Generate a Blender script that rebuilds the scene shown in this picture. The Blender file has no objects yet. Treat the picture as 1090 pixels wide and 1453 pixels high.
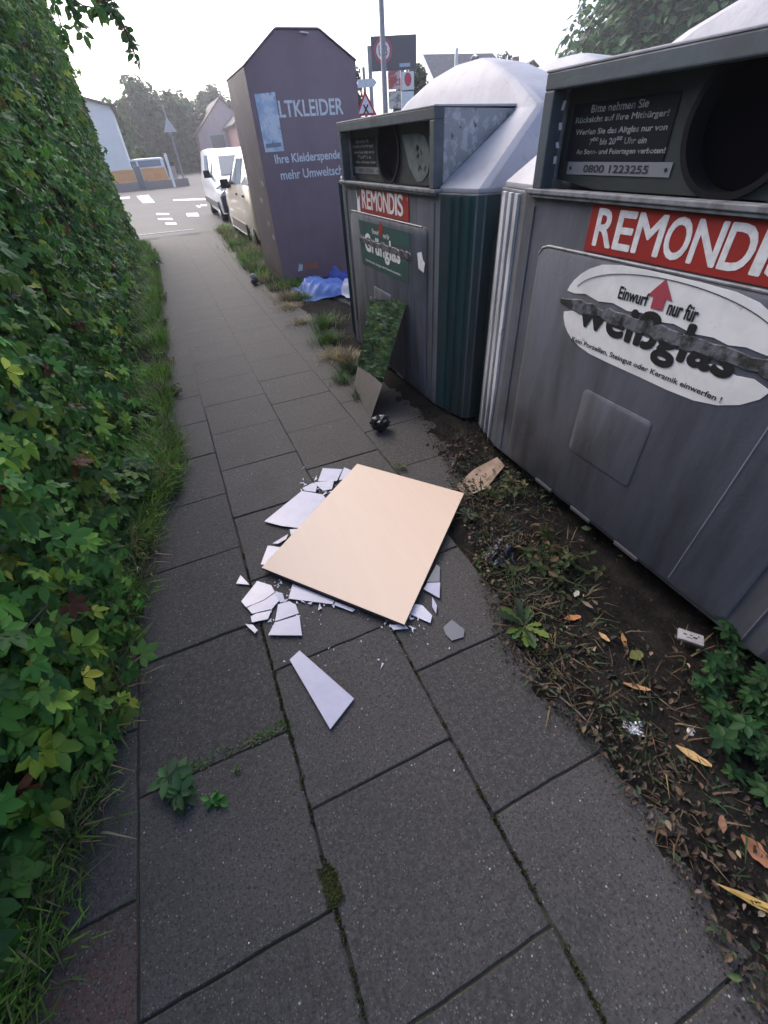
import bpy, bmesh, math, random
import numpy as np
from mathutils import Vector, Matrix, noise
C = bpy.context; D = bpy.data
SC = C.scene
COL = SC.collection
rnd = random.Random(7)
RA = math.radians

# ------------------------------------------------------------------ camera
YAW, PITCH, ROLL, FPX, EYE = 0.36954, 0.71388, -0.07422, 605.21, 1.54
fw = Vector((math.sin(YAW)*math.cos(PITCH), math.cos(YAW)*math.cos(PITCH), -math.sin(PITCH)))
rt0 = Vector((math.cos(YAW), -math.sin(YAW), 0)); up0 = rt0.cross(fw)
rt = math.cos(ROLL)*rt0 + math.sin(ROLL)*up0
upv = -math.sin(ROLL)*rt0 + math.cos(ROLL)*up0
cam = D.objects.new('camera', D.cameras.new('camera')); COL.objects.link(cam)
cm = Matrix((rt, upv, -fw)).transposed().to_4x4(); cm.translation = Vector((0, 0, EYE))
cam.matrix_world = cm
cam.data.sensor_fit = 'VERTICAL'; cam.data.sensor_height = 36
cam.data.lens = FPX/1453*36
cam.data.clip_start = 0.02; cam.data.clip_end = 3000
SC.camera = cam
# ------------------------------------------------------------------ world, sun, exposure
W = D.worlds.new('World'); SC.world = W; W.use_nodes = True
wn = W.node_tree.nodes; wl = W.node_tree.links
sky = wn.new('ShaderNodeTexSky'); sky.sky_type = 'NISHITA'; sky.sun_disc = False
SUN_EL, SUN_AZ = RA(42), RA(-16)
sky.sun_elevation = SUN_EL; sky.sun_rotation = SUN_AZ
sky.air_density = 0.7; sky.dust_density = 3.5; sky.ozone_density = 1.0
bg = wn['Background']; bg.inputs['Strength'].default_value = 0.15
wl.new(sky.outputs['Color'], bg.inputs['Color'])
sun = D.objects.new('sun', D.lights.new('sun', 'SUN')); COL.objects.link(sun)
sun.data.energy = 0.5; sun.data.angle = RA(90); sun.data.color = (1, .97, .95)
sd = Vector((math.sin(SUN_AZ)*math.cos(SUN_EL), math.cos(SUN_AZ)*math.cos(SUN_EL), math.sin(SUN_EL)))
sun.rotation_euler = sd.to_track_quat('Z', 'Y').to_euler()
SC.view_settings.view_transform = 'Standard'; SC.view_settings.look = 'None'
SC.view_settings.exposure = 1.52; SC.view_settings.gamma = 1
SC.cycles.max_bounces = 8; SC.cycles.transparent_max_bounces = 8

# ------------------------------------------------------------------ pixel -> world helpers (measured from the photograph)
def ray(px, py):
    return (px-545)*rt - (py-726.5)*upv + FPX*fw
def at(px, py, x=None, y=None, z=None):
    d = ray(px, py)
    t = (z-EYE)/d.z if z is not None else (y/d.y if y is not None else x/d.x)
    return Vector((d.x*t, d.y*t, EYE+d.z*t))

# ------------------------------------------------------------------ materials
MATS = {}
def pm(name, col, rough=.6, metal=0, col2=None, nscale=5, lo=.42, hi=.62, stretch=(1, 1, 1), detail=6,
       bump=0, bscale=40, col3=None, n3=20, lo3=.6, hi3=.7, attr=False, transl=0, spec=.5, rough2=None, emit=0, coat=0):
    if name in MATS: return MATS[name]
    m = D.materials.new(name); m.use_nodes = True
    N = m.node_tree.nodes; L = m.node_tree.links
    b = N['Principled BSDF']
    b.inputs['Roughness'].default_value = rough; b.inputs['Metallic'].default_value = metal
    b.inputs['Specular IOR Level'].default_value = spec
    b.inputs['Coat Weight'].default_value = coat
    tc = N.new('ShaderNodeTexCoord')
    mp = N.new('ShaderNodeMapping'); mp.inputs['Scale'].default_value = stretch
    L.new(tc.outputs['Object'], mp.inputs['Vector'])
    def rgb(c):
        n = N.new('ShaderNodeRGB'); n.outputs[0].default_value = (*c, 1); return n.outputs[0]
    def noi(s, a, z, vec):
        n = N.new('ShaderNodeTexNoise'); n.inputs['Scale'].default_value = s; n.inputs['Detail'].default_value = detail
        n.inputs['Roughness'].default_value = .62
        L.new(vec, n.inputs['Vector'])
        r = N.new('ShaderNodeMapRange'); r.inputs[1].default_value = a; r.inputs[2].default_value = z
        L.new(n.outputs['Fac'], r.inputs[0]); return r.outputs[0]
    def mix(f, a, c, mode='MIX'):
        n = N.new('ShaderNodeMix'); n.data_type = 'RGBA'; n.blend_type = mode
        L.new(f, n.inputs[0]) if not isinstance(f, float) else setattr(n.inputs[0], 'default_value', f)
        L.new(a, n.inputs[6]); L.new(c, n.inputs[7]); return n.outputs[2]
    c = rgb(col)
    if attr:
        a = N.new('ShaderNodeAttribute'); a.attribute_name = 'tint'; c = a.outputs['Color']
    if col2 is not None:
        f = noi(nscale, lo, hi, mp.outputs[0]); c = mix(f, c, rgb(col2))
        if rough2 is not None:
            r = N.new('ShaderNodeMapRange'); r.inputs[3].default_value = rough; r.inputs[4].default_value = rough2
            L.new(f, r.inputs[0]); L.new(r.outputs[0], b.inputs['Roughness'])
    if col3 is not None:
        c = mix(noi(n3, lo3, hi3, tc.outputs['Object']), c, rgb(col3))
    L.new(c, b.inputs['Base Color'])
    if bump:
        n = N.new('ShaderNodeTexNoise'); n.inputs['Scale'].default_value = bscale; n.inputs['Detail'].default_value = 5
        L.new(tc.outputs['Object'], n.inputs['Vector'])
        bp = N.new('ShaderNodeBump'); bp.inputs['Strength'].default_value = bump; bp.inputs['Distance'].default_value = .01
        L.new(n.outputs['Fac'], bp.inputs['Height']); L.new(bp.outputs[0], b.inputs['Normal'])
    if transl:
        t = N.new('ShaderNodeBsdfTranslucent'); L.new(c, t.inputs['Color'])
        s = N.new('ShaderNodeMixShader'); s.inputs[0].default_value = transl
        L.new(b.outputs[0], s.inputs[1]); L.new(t.outputs[0], s.inputs[2])
        L.new(s.outputs[0], N['Material Output'].inputs['Surface'])
    if emit:
        L.new(c, b.inputs['Emission Color']); b.inputs['Emission Strength'].default_value = emit
    MATS[name] = m
    return m

def paving_material():
    m = D.materials.new('paving_concrete'); m.use_nodes = True
    N = m.node_tree.nodes; L = m.node_tree.links; b = N['Principled BSDF']
    tc = N.new('ShaderNodeTexCoord'); a = N.new('ShaderNodeAttribute'); a.attribute_name = 'tint'
    def noi(s, lo, hi, det=6):
        n = N.new('ShaderNodeTexNoise'); n.inputs['Scale'].default_value = s; n.inputs['Detail'].default_value = det
        n.inputs['Roughness'].default_value = .65; L.new(tc.outputs['Object'], n.inputs['Vector'])
        r = N.new('ShaderNodeMapRange'); r.inputs[1].default_value = lo; r.inputs[2].default_value = hi
        L.new(n.outputs['Fac'], r.inputs[0]); return r.outputs[0]
    def mix(f, x, y, mode='MIX'):
        n = N.new('ShaderNodeMix'); n.data_type = 'RGBA'; n.blend_type = mode
        L.new(f, n.inputs[0]) if not isinstance(f, float) else setattr(n.inputs[0], 'default_value', f)
        L.new(x, n.inputs[6])
        if isinstance(y, tuple): n.inputs[7].default_value = (*y, 1)
        else: L.new(y, n.inputs[7])
        return n.outputs[2]
    c = a.outputs['Color']
    c = mix(noi(3.5, .40, .75), c, (.028, .027, .025))          # large stains
    c = mix(noi(55, .42, .66, 8), c, (.066, .064, .064))        # fine aggregate
    c = mix(noi(120, .52, .62, 3), c, (.026, .025, .026))
    def speck(scale, thr, keep, colr, c):
        v = N.new('ShaderNodeTexVoronoi'); v.inputs['Scale'].default_value = scale; L.new(tc.outputs['Object'], v.inputs['Vector'])
        lt = N.new('ShaderNodeMath'); lt.operation = 'LESS_THAN'; lt.inputs[1].default_value = thr; L.new(v.outputs['Distance'], lt.inputs[0])
        sp = N.new('ShaderNodeSeparateColor'); L.new(v.outputs['Color'], sp.inputs[0])
        gt = N.new('ShaderNodeMath'); gt.operation = 'GREATER_THAN'; gt.inputs[1].default_value = keep; L.new(sp.outputs[0], gt.inputs[0])
        ml = N.new('ShaderNodeMath'); ml.operation = 'MULTIPLY'; L.new(lt.outputs[0], ml.inputs[0]); L.new(gt.outputs[0], ml.inputs[1])
        return mix(ml.outputs[0], c, colr)
    c = speck(150, .30, .72, (.095, .092, .093), c)
    c = speck(95, .22, .86, (.15, .147, .15), c)
    c = speck(38, .10, .90, (.30, .295, .30), c)
    L.new(c, b.inputs['Base Color'])
    b.inputs['Roughness'].default_value = .72; b.inputs['Specular IOR Level'].default_value = .30
    n = N.new('ShaderNodeTexNoise'); n.inputs['Scale'].default_value = 160; n.inputs['Detail'].default_value = 4
    L.new(tc.outputs['Object'], n.inputs['Vector'])
    bp = N.new('ShaderNodeBump'); bp.inputs['Strength'].default_value = .5; bp.inputs['Distance'].default_value = .004
    L.new(n.outputs['Fac'], bp.inputs['Height']); L.new(bp.outputs[0], b.inputs['Normal'])
    return m
M_PAVE = paving_material()
M_ASPH = pm('asphalt', (.045, .045, .047), .75, col2=(.06, .059, .062), nscale=.6, col3=(.045, .045, .047), n3=30, bump=.3, bscale=90)
M_SOIL = pm('soil', (.010, .0092, .0085), .95, col2=(.021, .0185, .0165), nscale=9, col3=(.040, .034, .029), n3=60, bump=1, bscale=60, spec=.08)
M_JOINT = pm('joint_soil', (.018, .016, .014), .95, col2=(.030, .034, .014), nscale=4, lo=.45, hi=.6, bump=.6, bscale=120)
M_LINE = pm('road_paint', (.72, .72, .72), .6, col2=(.5, .5, .5), nscale=4)
M_LEAF = pm('creeper_leaf', (.04, .1, .03), .5, attr=True, transl=.36, spec=.22)
M_GRASS = pm('grass_blade', (.06, .12, .03), .6, attr=True, transl=.25, spec=.3)
M_DRYLEAF = pm('dry_leaf', (.25, .14, .06), .7, attr=True, transl=.1, bump=.3, bscale=60)
M_SOILBIT = pm('soil_bits', (.03, .025, .02), .95, attr=True, spec=.1)
M_STEM = pm('woody_stem', (.045, .030, .02), .85, col2=(.08, .055, .04), nscale=20, bump=.5, bscale=60)
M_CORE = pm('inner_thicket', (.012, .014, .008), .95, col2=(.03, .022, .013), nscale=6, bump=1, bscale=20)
M_BODY = pm('grimy_grey_paint', (.135, .143, .175), .42, col2=(.080, .084, .098), nscale=3.2, lo=.40, hi=.68, stretch=(3, 3, .5),
            col3=(.048, .047, .050), n3=2.2, lo3=.53, hi3=.78, bump=.12, bscale=70, rough2=.62)
M_GREEN = pm('dark_green_paint', (.012, .058, .062), .45, col2=(.022, .036, .044), nscale=3.5, lo=.42, hi=.64, stretch=(4, 4, .35),
             col3=(.045, .05, .05), n3=3, lo3=.55, hi3=.75, bump=.1, bscale=60, rough2=.6)
M_RIB = pm('pale_grey_paint', (.50, .51, .56), .75, col2=(.25, .26, .29), nscale=4, stretch=(3, 3, .6), col3=(.12, .11, .10), n3=14, lo3=.62, hi3=.74, bump=.1)
M_HOP = pm('hopper_grey_green', (.020, .029, .031), .55, col2=(.014, .019, .021), nscale=5, col3=(.035, .04, .042), n3=9, lo3=.6, hi3=.75, bump=.1, rough2=.6)
M_HOPF = pm('hopper_frame_grey', (.085, .105, .125), .42, col2=(.055, .068, .08), nscale=5, bump=.12, rough2=.6)
M_ROOF = pm('weathered_white_grp', (.36, .36, .40), .6, col2=(.29, .29, .33), nscale=3, col3=(.24, .235, .24), n3=13, lo3=.60, hi3=.78, bump=.15, bscale=50)
M_PATCH = pm('bare_grey_patch', (.27, .27, .28), .6, col2=(.42, .42, .44), nscale=16, lo=.5, hi=.58, col3=(.10, .10, .105), n3=30, lo3=.62, hi3=.66, bump=.2)
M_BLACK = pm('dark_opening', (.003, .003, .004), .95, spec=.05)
M_RED = pm('sign_red', (.33, .022, .018), .5, col2=(.26, .02, .018), nscale=8)
M_WHITE = pm('sticker_white', (.80, .80, .82), .55, col2=(.70, .70, .72), nscale=10, col3=(.34, .33, .32), n3=22, lo3=.66, hi3=.76)
M_INK = pm('black_ink', (.012, .012, .014), .55)
M_WINK = pm('white_ink', (.78, .78, .80), .55, col2=(.62, .62, .64), nscale=30)
M_GINK = pm('faded_white_ink', (.30, .32, .33), .6, col2=(.12, .14, .14), nscale=45, lo=.45, hi=.6)
M_MAG = pm('arrow_magenta', (.36, .055, .085), .55)
M_TEAL = pm('sticker_teal', (.022, .085, .08), .5, col2=(.03, .06, .06), nscale=10)
M_SCRAPE = pm('scraped_metal', (.135, .14, .165), .5, 0, col2=(.03, .03, .032), nscale=17, lo=.44, hi=.58, bump=.5, bscale=50)
M_LIP = pm('edge_wear', (.23, .235, .26), .5, col2=(.12, .12, .13), nscale=20, bump=.1)
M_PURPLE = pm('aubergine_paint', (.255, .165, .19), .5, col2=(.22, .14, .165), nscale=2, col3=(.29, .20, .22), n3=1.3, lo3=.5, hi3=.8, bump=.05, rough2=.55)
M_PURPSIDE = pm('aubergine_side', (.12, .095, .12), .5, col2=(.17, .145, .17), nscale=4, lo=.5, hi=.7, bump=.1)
M_MIRROR = pm('mirror_glass', (.80, .80, .86), .03, 1.0)
M_SHARD = pm('mirror_shard', (.39, .39, .51), .14, .0, col2=(.36, .36, .48), nscale=12, spec=.45)
M_SHARDW = pm('crushed_glass', (.62, .62, .72), .35, .0, bump=.8, bscale=120)
M_DARKG = pm('clear_glass_shard', (.07, .075, .09), .12, 0, spec=.8)
M_BOARD = pm('beech_veneer', (.68, .53, .42), .5, col2=(.655, .505, .395), nscale=2.2, stretch=(12, .8, 1), lo=.3, hi=.75, col3=(.60, .45, .34), n3=26, lo3=.70, hi3=.74, bump=.03, bscale=40)
M_BEDGE = pm('chipboard_edge', (.10, .075, .06), .8, col2=(.06, .045, .04), nscale=80)
M_PLASTIC = pm('black_plastic', (.006, .006, .009), .28, bump=.6, bscale=30)
M_TYRE = pm('tyre_rubber', (.015, .015, .016), .8)
M_GLASS = pm('car_glass', (.10, .12, .14), .08, 0, spec=.9, coat=.6)
M_CHROME = pm('chrome_trim', (.6, .6, .62), .25, .9)
M_BRICK = pm('brick', (.22, .13, .10), .85, col2=(.28, .2, .16), nscale=14)
M_TILE = pm('roof_tile', (.10, .085, .085), .8, col2=(.16, .13, .12), nscale=8)
M_SLATE = pm('slate_roof', (.055, .06, .075), .7, col2=(.09, .10, .12), nscale=6)
M_STEEL = pm('galvanised_steel', (.28, .28, .30), .5, .4, col2=(.2, .2, .22), nscale=20)
M_BARK = pm('bark', (.05, .04, .032), .9, col2=(.09, .075, .06), nscale=12, bump=1, bscale=20)

# ------------------------------------------------------------------ mesh builder
class MB:
    def __init__(s): s.v = []; s.f = []; s.mi = []; s.t = []; s.cur = 0; s.tint = None
    def add(s, vs, fs):
        o = len(s.v); s.v += [tuple(v) for v in vs]
        if s.tint is not None: s.t += [s.tint]*len(vs)
        for f in fs: s.f.append([o+i for i in f]); s.mi.append(s.cur)
    def box(s, c, d, rz=0, rx=0, ry=0):
        m = Matrix.Rotation(rz, 3, 'Z') @ Matrix.Rotation(ry, 3, 'Y') @ Matrix.Rotation(rx, 3, 'X')
        vs = [Vector(c) + m @ Vector((x*d[0]/2, y*d[1]/2, z*d[2]/2)) for x in (-1, 1) for y in (-1, 1) for z in (-1, 1)]
        s.add(vs, [(0, 1, 3, 2), (4, 6, 7, 5), (0, 4, 5, 1), (2, 3, 7, 6), (0, 2, 6, 4), (1, 5, 7, 3)])
    def prism(s, a, b):                     # two matching rings of points, capped
        n = len(a)
        s.add(list(a)+list(b), [tuple(range(n))[::-1], tuple(range(n, 2*n))] + [(i, (i+1) % n, n+(i+1) % n, n+i) for i in range(n)])
    def loft(s, rings, cap=True, closed=True):
        n = len(rings[0]); vs = [p for r in rings for p in r]; fs = []
        for k in range(len(rings)-1):
            for i in range(n if closed else n-1):
                fs.append((k*n+i, k*n+(i+1) % n, (k+1)*n+(i+1) % n, (k+1)*n+i))
        if cap: fs += [tuple(range(n))[::-1], tuple(range((len(rings)-1)*n, len(rings)*n))]
        s.add(vs, fs)
    def tube(s, pts, r, n=8, cap=True):
        pts = [Vector(p) for p in pts]; rs = [float(q) for q in r] if isinstance(r, (list, tuple)) else [float(r)]*len(pts)
        rings = []; ref = Vector((.3, .2, .93))
        for i, p in enumerate(pts):
            d = (pts[min(i+1, len(pts)-1)] - pts[max(i-1, 0)]).normalized()
            u = d.cross(ref)
            if u.length < 1e-3: u = d.cross(Vector((1, 0, 0)))
            u.normalize(); w = d.cross(u)
            rings.append([p + rs[i]*(math.cos(2*math.pi*k/n)*u + math.sin(2*math.pi*k/n)*w) for k in range(n)])
        s.loft(rings, cap)
    def build(s, name, mats, parent=None, loc=None, bevel=0, smooth=False, recalc=True, flat_angle=35):
        me = D.meshes.new(name); bm = bmesh.new()
        vs = [bm.verts.new(v) for v in s.v]
        for f, k in zip(s.f, s.mi):
            try:
                q = bm.faces.new([vs[i] for i in f]); q.material_index = k; q.smooth = smooth
            except ValueError: pass
        if recalc: bmesh.ops.recalc_face_normals(bm, faces=bm.faces[:])
        if bevel:
            ed = [e for e in bm.edges if len(e.link_faces) == 2 and e.calc_face_angle(0) > RA(25)]
            bmesh.ops.bevel(bm, geom=ed, offset=bevel, segments=2, profile=.6, affect='EDGES', clamp_overlap=True)
        bm.to_mesh(me); bm.free()
        if s.t and len(s.t) == len(me.vertices):
            ca = me.color_attributes.new('tint', 'FLOAT_COLOR', 'POINT')
            ca.data.foreach_set('color', np.array([(*c, 1) for c in s.t], np.float32).ravel())
        for m in (mats if isinstance(mats, (list, tuple)) else [mats]): me.materials.append(m)
        if smooth: me.set_sharp_from_angle(angle=RA(flat_angle))
        o = D.objects.new(name, me); COL.objects.link(o)
        if parent: o.parent = parent
        if loc is not None: o.location = loc
        return o
def tag(o, label, cat, group=None):
    o['label'] = label; o['category'] = cat
    if group: o['group'] = group
    return o
def thing(name, label, cat, loc=(0, 0, 0), rz=0, group=None):
    o = D.objects.new(name, None); COL.objects.link(o); o.location = loc; o.rotation_euler = (0, 0, rz)
    o.empty_display_size = .1
    return tag(o, label, cat, group)
def setting(o): o['kind'] = 'structure'; return o
def stuff(o): o['kind'] = 'stuff'; return o
def copy_tree(o, parent=None):
    c = o.copy(); COL.objects.link(c)
    if parent: c.parent = parent
    for ch in list(o.children): copy_tree(ch, c)
    return c
def np_mesh(name, V, F, mat, parent=None, tint=None, loc=None, smooth=False):
    V = np.asarray(V, np.float32); F = np.asarray(F, np.int32); k = F.shape[1]
    me = D.meshes.new(name)
    me.vertices.add(len(V)); me.vertices.foreach_set('co', V.ravel())
    me.loops.add(F.size); me.loops.foreach_set('vertex_index', F.ravel())
    me.polygons.add(len(F)); me.polygons.foreach_set('loop_start', np.arange(0, F.size, k, dtype=np.int32))
    if smooth: me.polygons.foreach_set('use_smooth', np.ones(len(F), bool))
    me.update(calc_edges=True)
    if tint is not None:
        ca = me.color_attributes.new('tint', 'FLOAT_COLOR', 'POINT')
        ca.data.foreach_set('color', np.concatenate([tint, np.ones((len(tint), 1))], 1).astype(np.float32).ravel())
    me.materials.append(mat)
    o = D.objects.new(name, me); COL.objects.link(o)
    if parent: o.parent = parent
    if loc is not None: o.location = loc
    return o
def text(body, mat, parent, origin, U, V, width, height, name='lettering', bold=0.0, shear=0, advance=None):
    """lettering as one mesh: left-bottom at origin, U/V in-plane axes, fitted to width x height; bold = stroke growth in em"""
    def glyphs(t):
        cu = D.curves.new(name, 'FONT'); cu.body = t; cu.size = 1; cu.shear = shear; cu.resolution_u = 4
        tmp = D.objects.new('tmp_text', cu); me = D.meshes.new_from_object(tmp)
        D.objects.remove(tmp); D.curves.remove(cu)
        co = np.empty(len(me.vertices)*3, np.float32); me.vertices.foreach_get('co', co)
        fs = [tuple(p.vertices) for p in me.polygons]; D.meshes.remove(me)
        return co.reshape(-1, 3)[:, :2].astype(float), fs
    if advance:                                # a fixed width for every letter (condensed lettering)
        cs_, fs_, x = [], [], 0.0; n0 = 0
        for ch, w in zip(body, advance):
            c, f = glyphs(ch); mn, mx = c.min(0), c.max(0)
            c = (c-mn)/(mx-mn)*(w, 1.0)+(x, 0); x += w+advance[-1]
            cs_.append(c); fs_ += [tuple(i+n0 for i in q) for q in f]; n0 += len(c)
        co = np.concatenate(cs_); fs = fs_
    else: co, fs = glyphs(body)
    mn, mx = co.min(0), co.max(0)
    co = (co-mn)/(mx-mn)*(width, height)
    U = Vector(U); V = Vector(V); Nn = U.cross(V); vs = []; pf = []
    r_ = bold*height
    offs = [(0, 0)] if not bold else [(r_*math.cos(k*math.pi/4), r_*math.sin(k*math.pi/4)) for k in range(8)]
    for k, (dx, dy) in enumerate(offs):
        n0 = len(vs)
        for x, y in co: vs.append(Vector(origin)+U*float(x+dx)+V*float(y+dy)+Nn*(.00006*k))
        pf += [tuple(i+n0 for i in q) for q in fs]
    me = D.meshes.new(name); me.from_pydata(vs, [], pf); me.update(); me.materials.append(mat)
    o = D.objects.new(name, me); COL.objects.link(o); o.parent = parent
    return o
def pieces(o):
    """separate the loose pieces of a mesh into parts of their own, same name and parent"""
    bm = bmesh.new(); bm.from_mesh(o.data); bm.faces.ensure_lookup_table(); seen = set(); comps = []
    for f in bm.faces:
        if f.index in seen: continue
        st_ = [f]; seen.add(f.index); comp = []
        while st_:
            g = st_.pop(); comp.append(g.index)
            for v in g.verts:
                for h in v.link_faces:
                    if h.index not in seen: seen.add(h.index); st_.append(h)
        comps.append(comp)
    bm.free(); out = [o]
    if len(comps) < 2: return out
    base = o.data
    for k, comp in enumerate(comps):
        me = base.copy(); bm = bmesh.new(); bm.from_mesh(me); bm.faces.ensure_lookup_table(); cs_ = set(comp)
        bmesh.ops.delete(bm, geom=[f for f in bm.faces if f.index not in cs_], context='FACES'); bm.to_mesh(me); bm.free(); me.name = o.name.split('.')[0]
        if k == 0: o.data = me
        else:
            q = o.copy(); q.data = me; COL.objects.link(q); out.append(q)
    return out

# ------------------------------------------------------------------ ground, road, pavement
def nz(x, y, s=1.0, k=0.0): return noise.noise(Vector((x*s, y*s, k)))
def sheet(name, x0, x1, y0, y1, z, mat):
    b = MB(); b.add([(x0, y0, z), (x1, y0, z), (x1, y1, z), (x0, y1, z)], [(0, 1, 2, 3)])
    return setting(b.build(name, mat))
sheet('ground', -150, 150, -60, 262, -.06, pm('far_ground', (.07, .07, .05), .95, col2=(.05, .065, .035), nscale=.2))
sheet('road', -60, 80, 14.35, 39, -.012, M_ASPH)
sheet('street', 1.75, 14, -12, 14.35, -.016, M_ASPH)
sheet('far_street', 2.6, 9, 39, 260, -.010, M_ASPH)
sheet('joint_bed', -1.45, .868, -2.6, 14.3, -.007, M_JOINT); sheet('joint_bed', .868, 1.36, 1.75, 14.3, -.007, M_JOINT)
sheet('joint_sand', -1.45, 1.42, 3.35, 14.3, -.0025, pm('joint_sand', (.042, .041, .041), .9, col2=(.03, .029, .027), nscale=3))

def pavement():
    P = .5055; W_ = .4965
    V = []; b = MB()
    xs = [-1.123, -.6265, -.130, .3695, .866, 1.3625]
    for ci in range(5):
        off = .483 + (.2528 if ci % 2 == 1 else 0) - .01
        if ci in (1, 3): off = .483+.262
        if ci == 2: off = .483
        if ci in (0, 4): off = .483
        for k in range(-7, 28):
            y0 = off + k*P; y1 = y0+P
            if y0 < -2.5 or y1 > 14.3 or (ci == 4 and y1 < 1.72): continue
            r = random.Random(ci*100+k)
            g = r.uniform(.0018, .0042) if y0 < 2.2 else r.uniform(.0008, .0018) if y0 < 3.4 else .0004
            x0 = xs[ci]+g; x1 = xs[ci+1]-g; ya = y0+g; yb = y1-g
            dz = r.gauss(0, .0022) if y0 < 2.75 else 0; tx = r.gauss(0, .003) if y0 < 2.75 else 0; ty = r.gauss(0, .003) if y0 < 2.75 else 0
            v = max(-.012, min(.012, r.gauss(0, .009))) if y0 < 2.2 else r.gauss(0, .003)
            t = .046+v*.8
            b.tint = (t*1.05, t*.97, t*.96)
            if ci == 0 and y0 < .3: b.tint = (.085, .045, .038)
            ring = []
            n = 9
            for a, c in (((x0, ya), (x1, ya)), ((x1, ya), (x1, yb)), ((x1, yb), (x0, yb)), ((x0, yb), (x0, ya))):
                for i in range(n):
                    f = i/n; ring.append((a[0]+(c[0]-a[0])*f, a[1]+(c[1]-a[1])*f))
            mx, my = (x0+x1)/2, (ya+yb)/2
            ja = .0035 if y0 < 3.4 else .0007
            def jig(p, ins, z):
                x, y = p; jx = nz(x*23, y*23, 1, ci*3.1)*ja; jy = nz(x*23, y*23, 1, 50+ci)*ja
                x = x+jx+(ins if x < mx else -ins)*(1 if abs(x-mx) > .2 else 0); y = y+jy+(ins if y < my else -ins)*(1 if abs(y-my) > .2 else 0)
                return (x, y, z+dz+(x-mx)*tx+(y-my)*ty)
            r0 = [jig(p, 0, -.05) for p in ring]; r1 = [jig(p, 0, -.0045) for p in ring]; r2 = [jig(p, .004 if y0 < 3.4 else .001, 0) for p in ring]
            b.loft([r0, r1, r2])
    return setting(b.build('pavement', M_PAVE))
pavement()

def marking(px, name='road_marking'):
    b = MB(); pts = [at(*p, z=-.007) for p in px]
    b.add(pts, [tuple(range(len(pts)))]); return setting(b.build(name, M_LINE))
s5 = lambda a, c: (130+a/5.19, 150+c/5.19)
for quad in ([(330, 665), (418, 656), (468, 714), (378, 717)], [(475, 790), (570, 792), (575, 803), (480, 804)], [(485, 828), (590, 826), (603, 842), (492, 840)],
             [(540, 862), (620, 858), (630, 875), (550, 877)], [(695, 790), (780, 788), (795, 815), (705, 815)], [(600, 690), (840, 680), (842, 694), (600, 700)],
             [(185, 676), (280, 668), (282, 684), (190, 690)], [(765, 735), (790, 733), (806, 748), (790, 752)], [(800, 728), (850, 726), (850, 738), (800, 740)]):
    marking([s5(*q) for q in quad])
b = MB()                                   # dropped kerb / channel stones across the path end
for i in range(6):
    b.box((-1.0+i*.33, 15.3-.03*i, -.012), (.32, .16, .016))
setting(b.build('channel_stones', pm('channel_stone', (.3, .3, .31), .8), bevel=.004))

def edge_r(y):                              # left limit of the soil under the containers
    pts = [(-2.5, .72), (-.3, .74), (0, .80), (.25, .82), (.55, .76), (.8, .80), (1.1, .93), (1.6, 1.10), (2.04, 1.26), (2.4, 1.33), (3.0, 1.34), (3.5, 1.2), (3.9, 1.16), (5.6, 1.32), (7.5, 1.14), (13, 1.34), (15, 1.5)]
    for (a, c), (d, e) in zip(pts, pts[1:]):
        if a <= y <= d: return c+(e-c)*(y-a)/(d-a)
    return pts[-1][1] if y > 0 else pts[0][1]
def edge_l(y):
    pts = [(-2.5, -1.3), (-.1, -1.15), (.4, -.92), (.9, -.80), (1.3, -.74), (1.8, -.68), (2.2, -.60), (2.6, -.46), (3.6, -.42), (5, -.38), (8.6, -.33), (11.5, -.3), (13, -.45), (14.3, -.6)]
    for (a, c), (d, e) in zip(pts, pts[1:]):
        if a <= y <= d: return c+(e-c)*(y-a)/(d-a)
    return pts[-1][1] if y > 0 else pts[0][1]
def soil(name, side):
    ys = np.concatenate([np.arange(-2.4, 4, .035), np.arange(4, 14.3, .12)])
    us = np.concatenate([np.linspace(-.12, .9, 44), np.linspace(1, 3.2, 16)])
    V = []; F = []
    for y in ys:
        for u in us:
            if side > 0: x = edge_r(y)+.05*nz(y, 0, 6, 1)+.025*nz(y, 3, 17, 2)+u
            else: x = edge_l(y)-.05*nz(y, 5, 6, 1)-.025*nz(y, 8, 17, 2)-u*.6
            h = -.014 + .034*min(1, max(0, (u+.12)/.3)) - (.05*min(1, max(0, (u-.3)/.35)) if side > 0 else 0) + .012*nz(x, y, 9, 7) + .008*nz(x, y, 26, 9) + .006*nz(x, y, 60, 3)
            V.append((x, y, h))
    n = len(us)
    for i in range(len(ys)-1):
        for j in range(n-1): F.append((i*n+j, i*n+j+1, (i+1)*n+j+1, (i+1)*n+j))
    return setting(np_mesh(name, V, F, M_SOIL, smooth=True))
soil('verge_soil', 1); soil('hedge_soil', -1)

# ------------------------------------------------------------------ leaves and blades (numpy)
def leaflets(L, wd, fold=.18, droop=.15):
    """one leaflet along +y, 6 verts 2 quads, folded along the midrib"""
    return np.array([(0, 0, 0), (-wd*.8, L*.33, fold*wd), (-wd*.75, L*.66, fold*wd-droop*L*.4), (0, L, -droop*L), (wd*.75, L*.66, fold*wd-droop*L*.4), (wd*.8, L*.33, fold*wd)])
def palm_leaf(n=5, fold=.18, droop=.15):
    V = []; F = []
    for k in range(n):
        a = (k-(n-1)/2)*RA(48 if n == 5 else 62); sc = 1-.16*abs(k-(n-1)/2)
        l = leaflets(1.0*sc, .31*sc, fold, droop) + (0, .07, 0)
        ca, sa = math.cos(a), math.sin(a)
        q = l.copy(); q[:, 0] = ca*l[:, 0]-sa*l[:, 1]; q[:, 1] = sa*l[:, 0]+ca*l[:, 1]
        o = len(V)*0+k*6; V.append(q); F += [(o, o+1, o+2, o+3), (o, o+3, o+4, o+5)]
    return np.concatenate(V), np.array(F)
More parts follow.
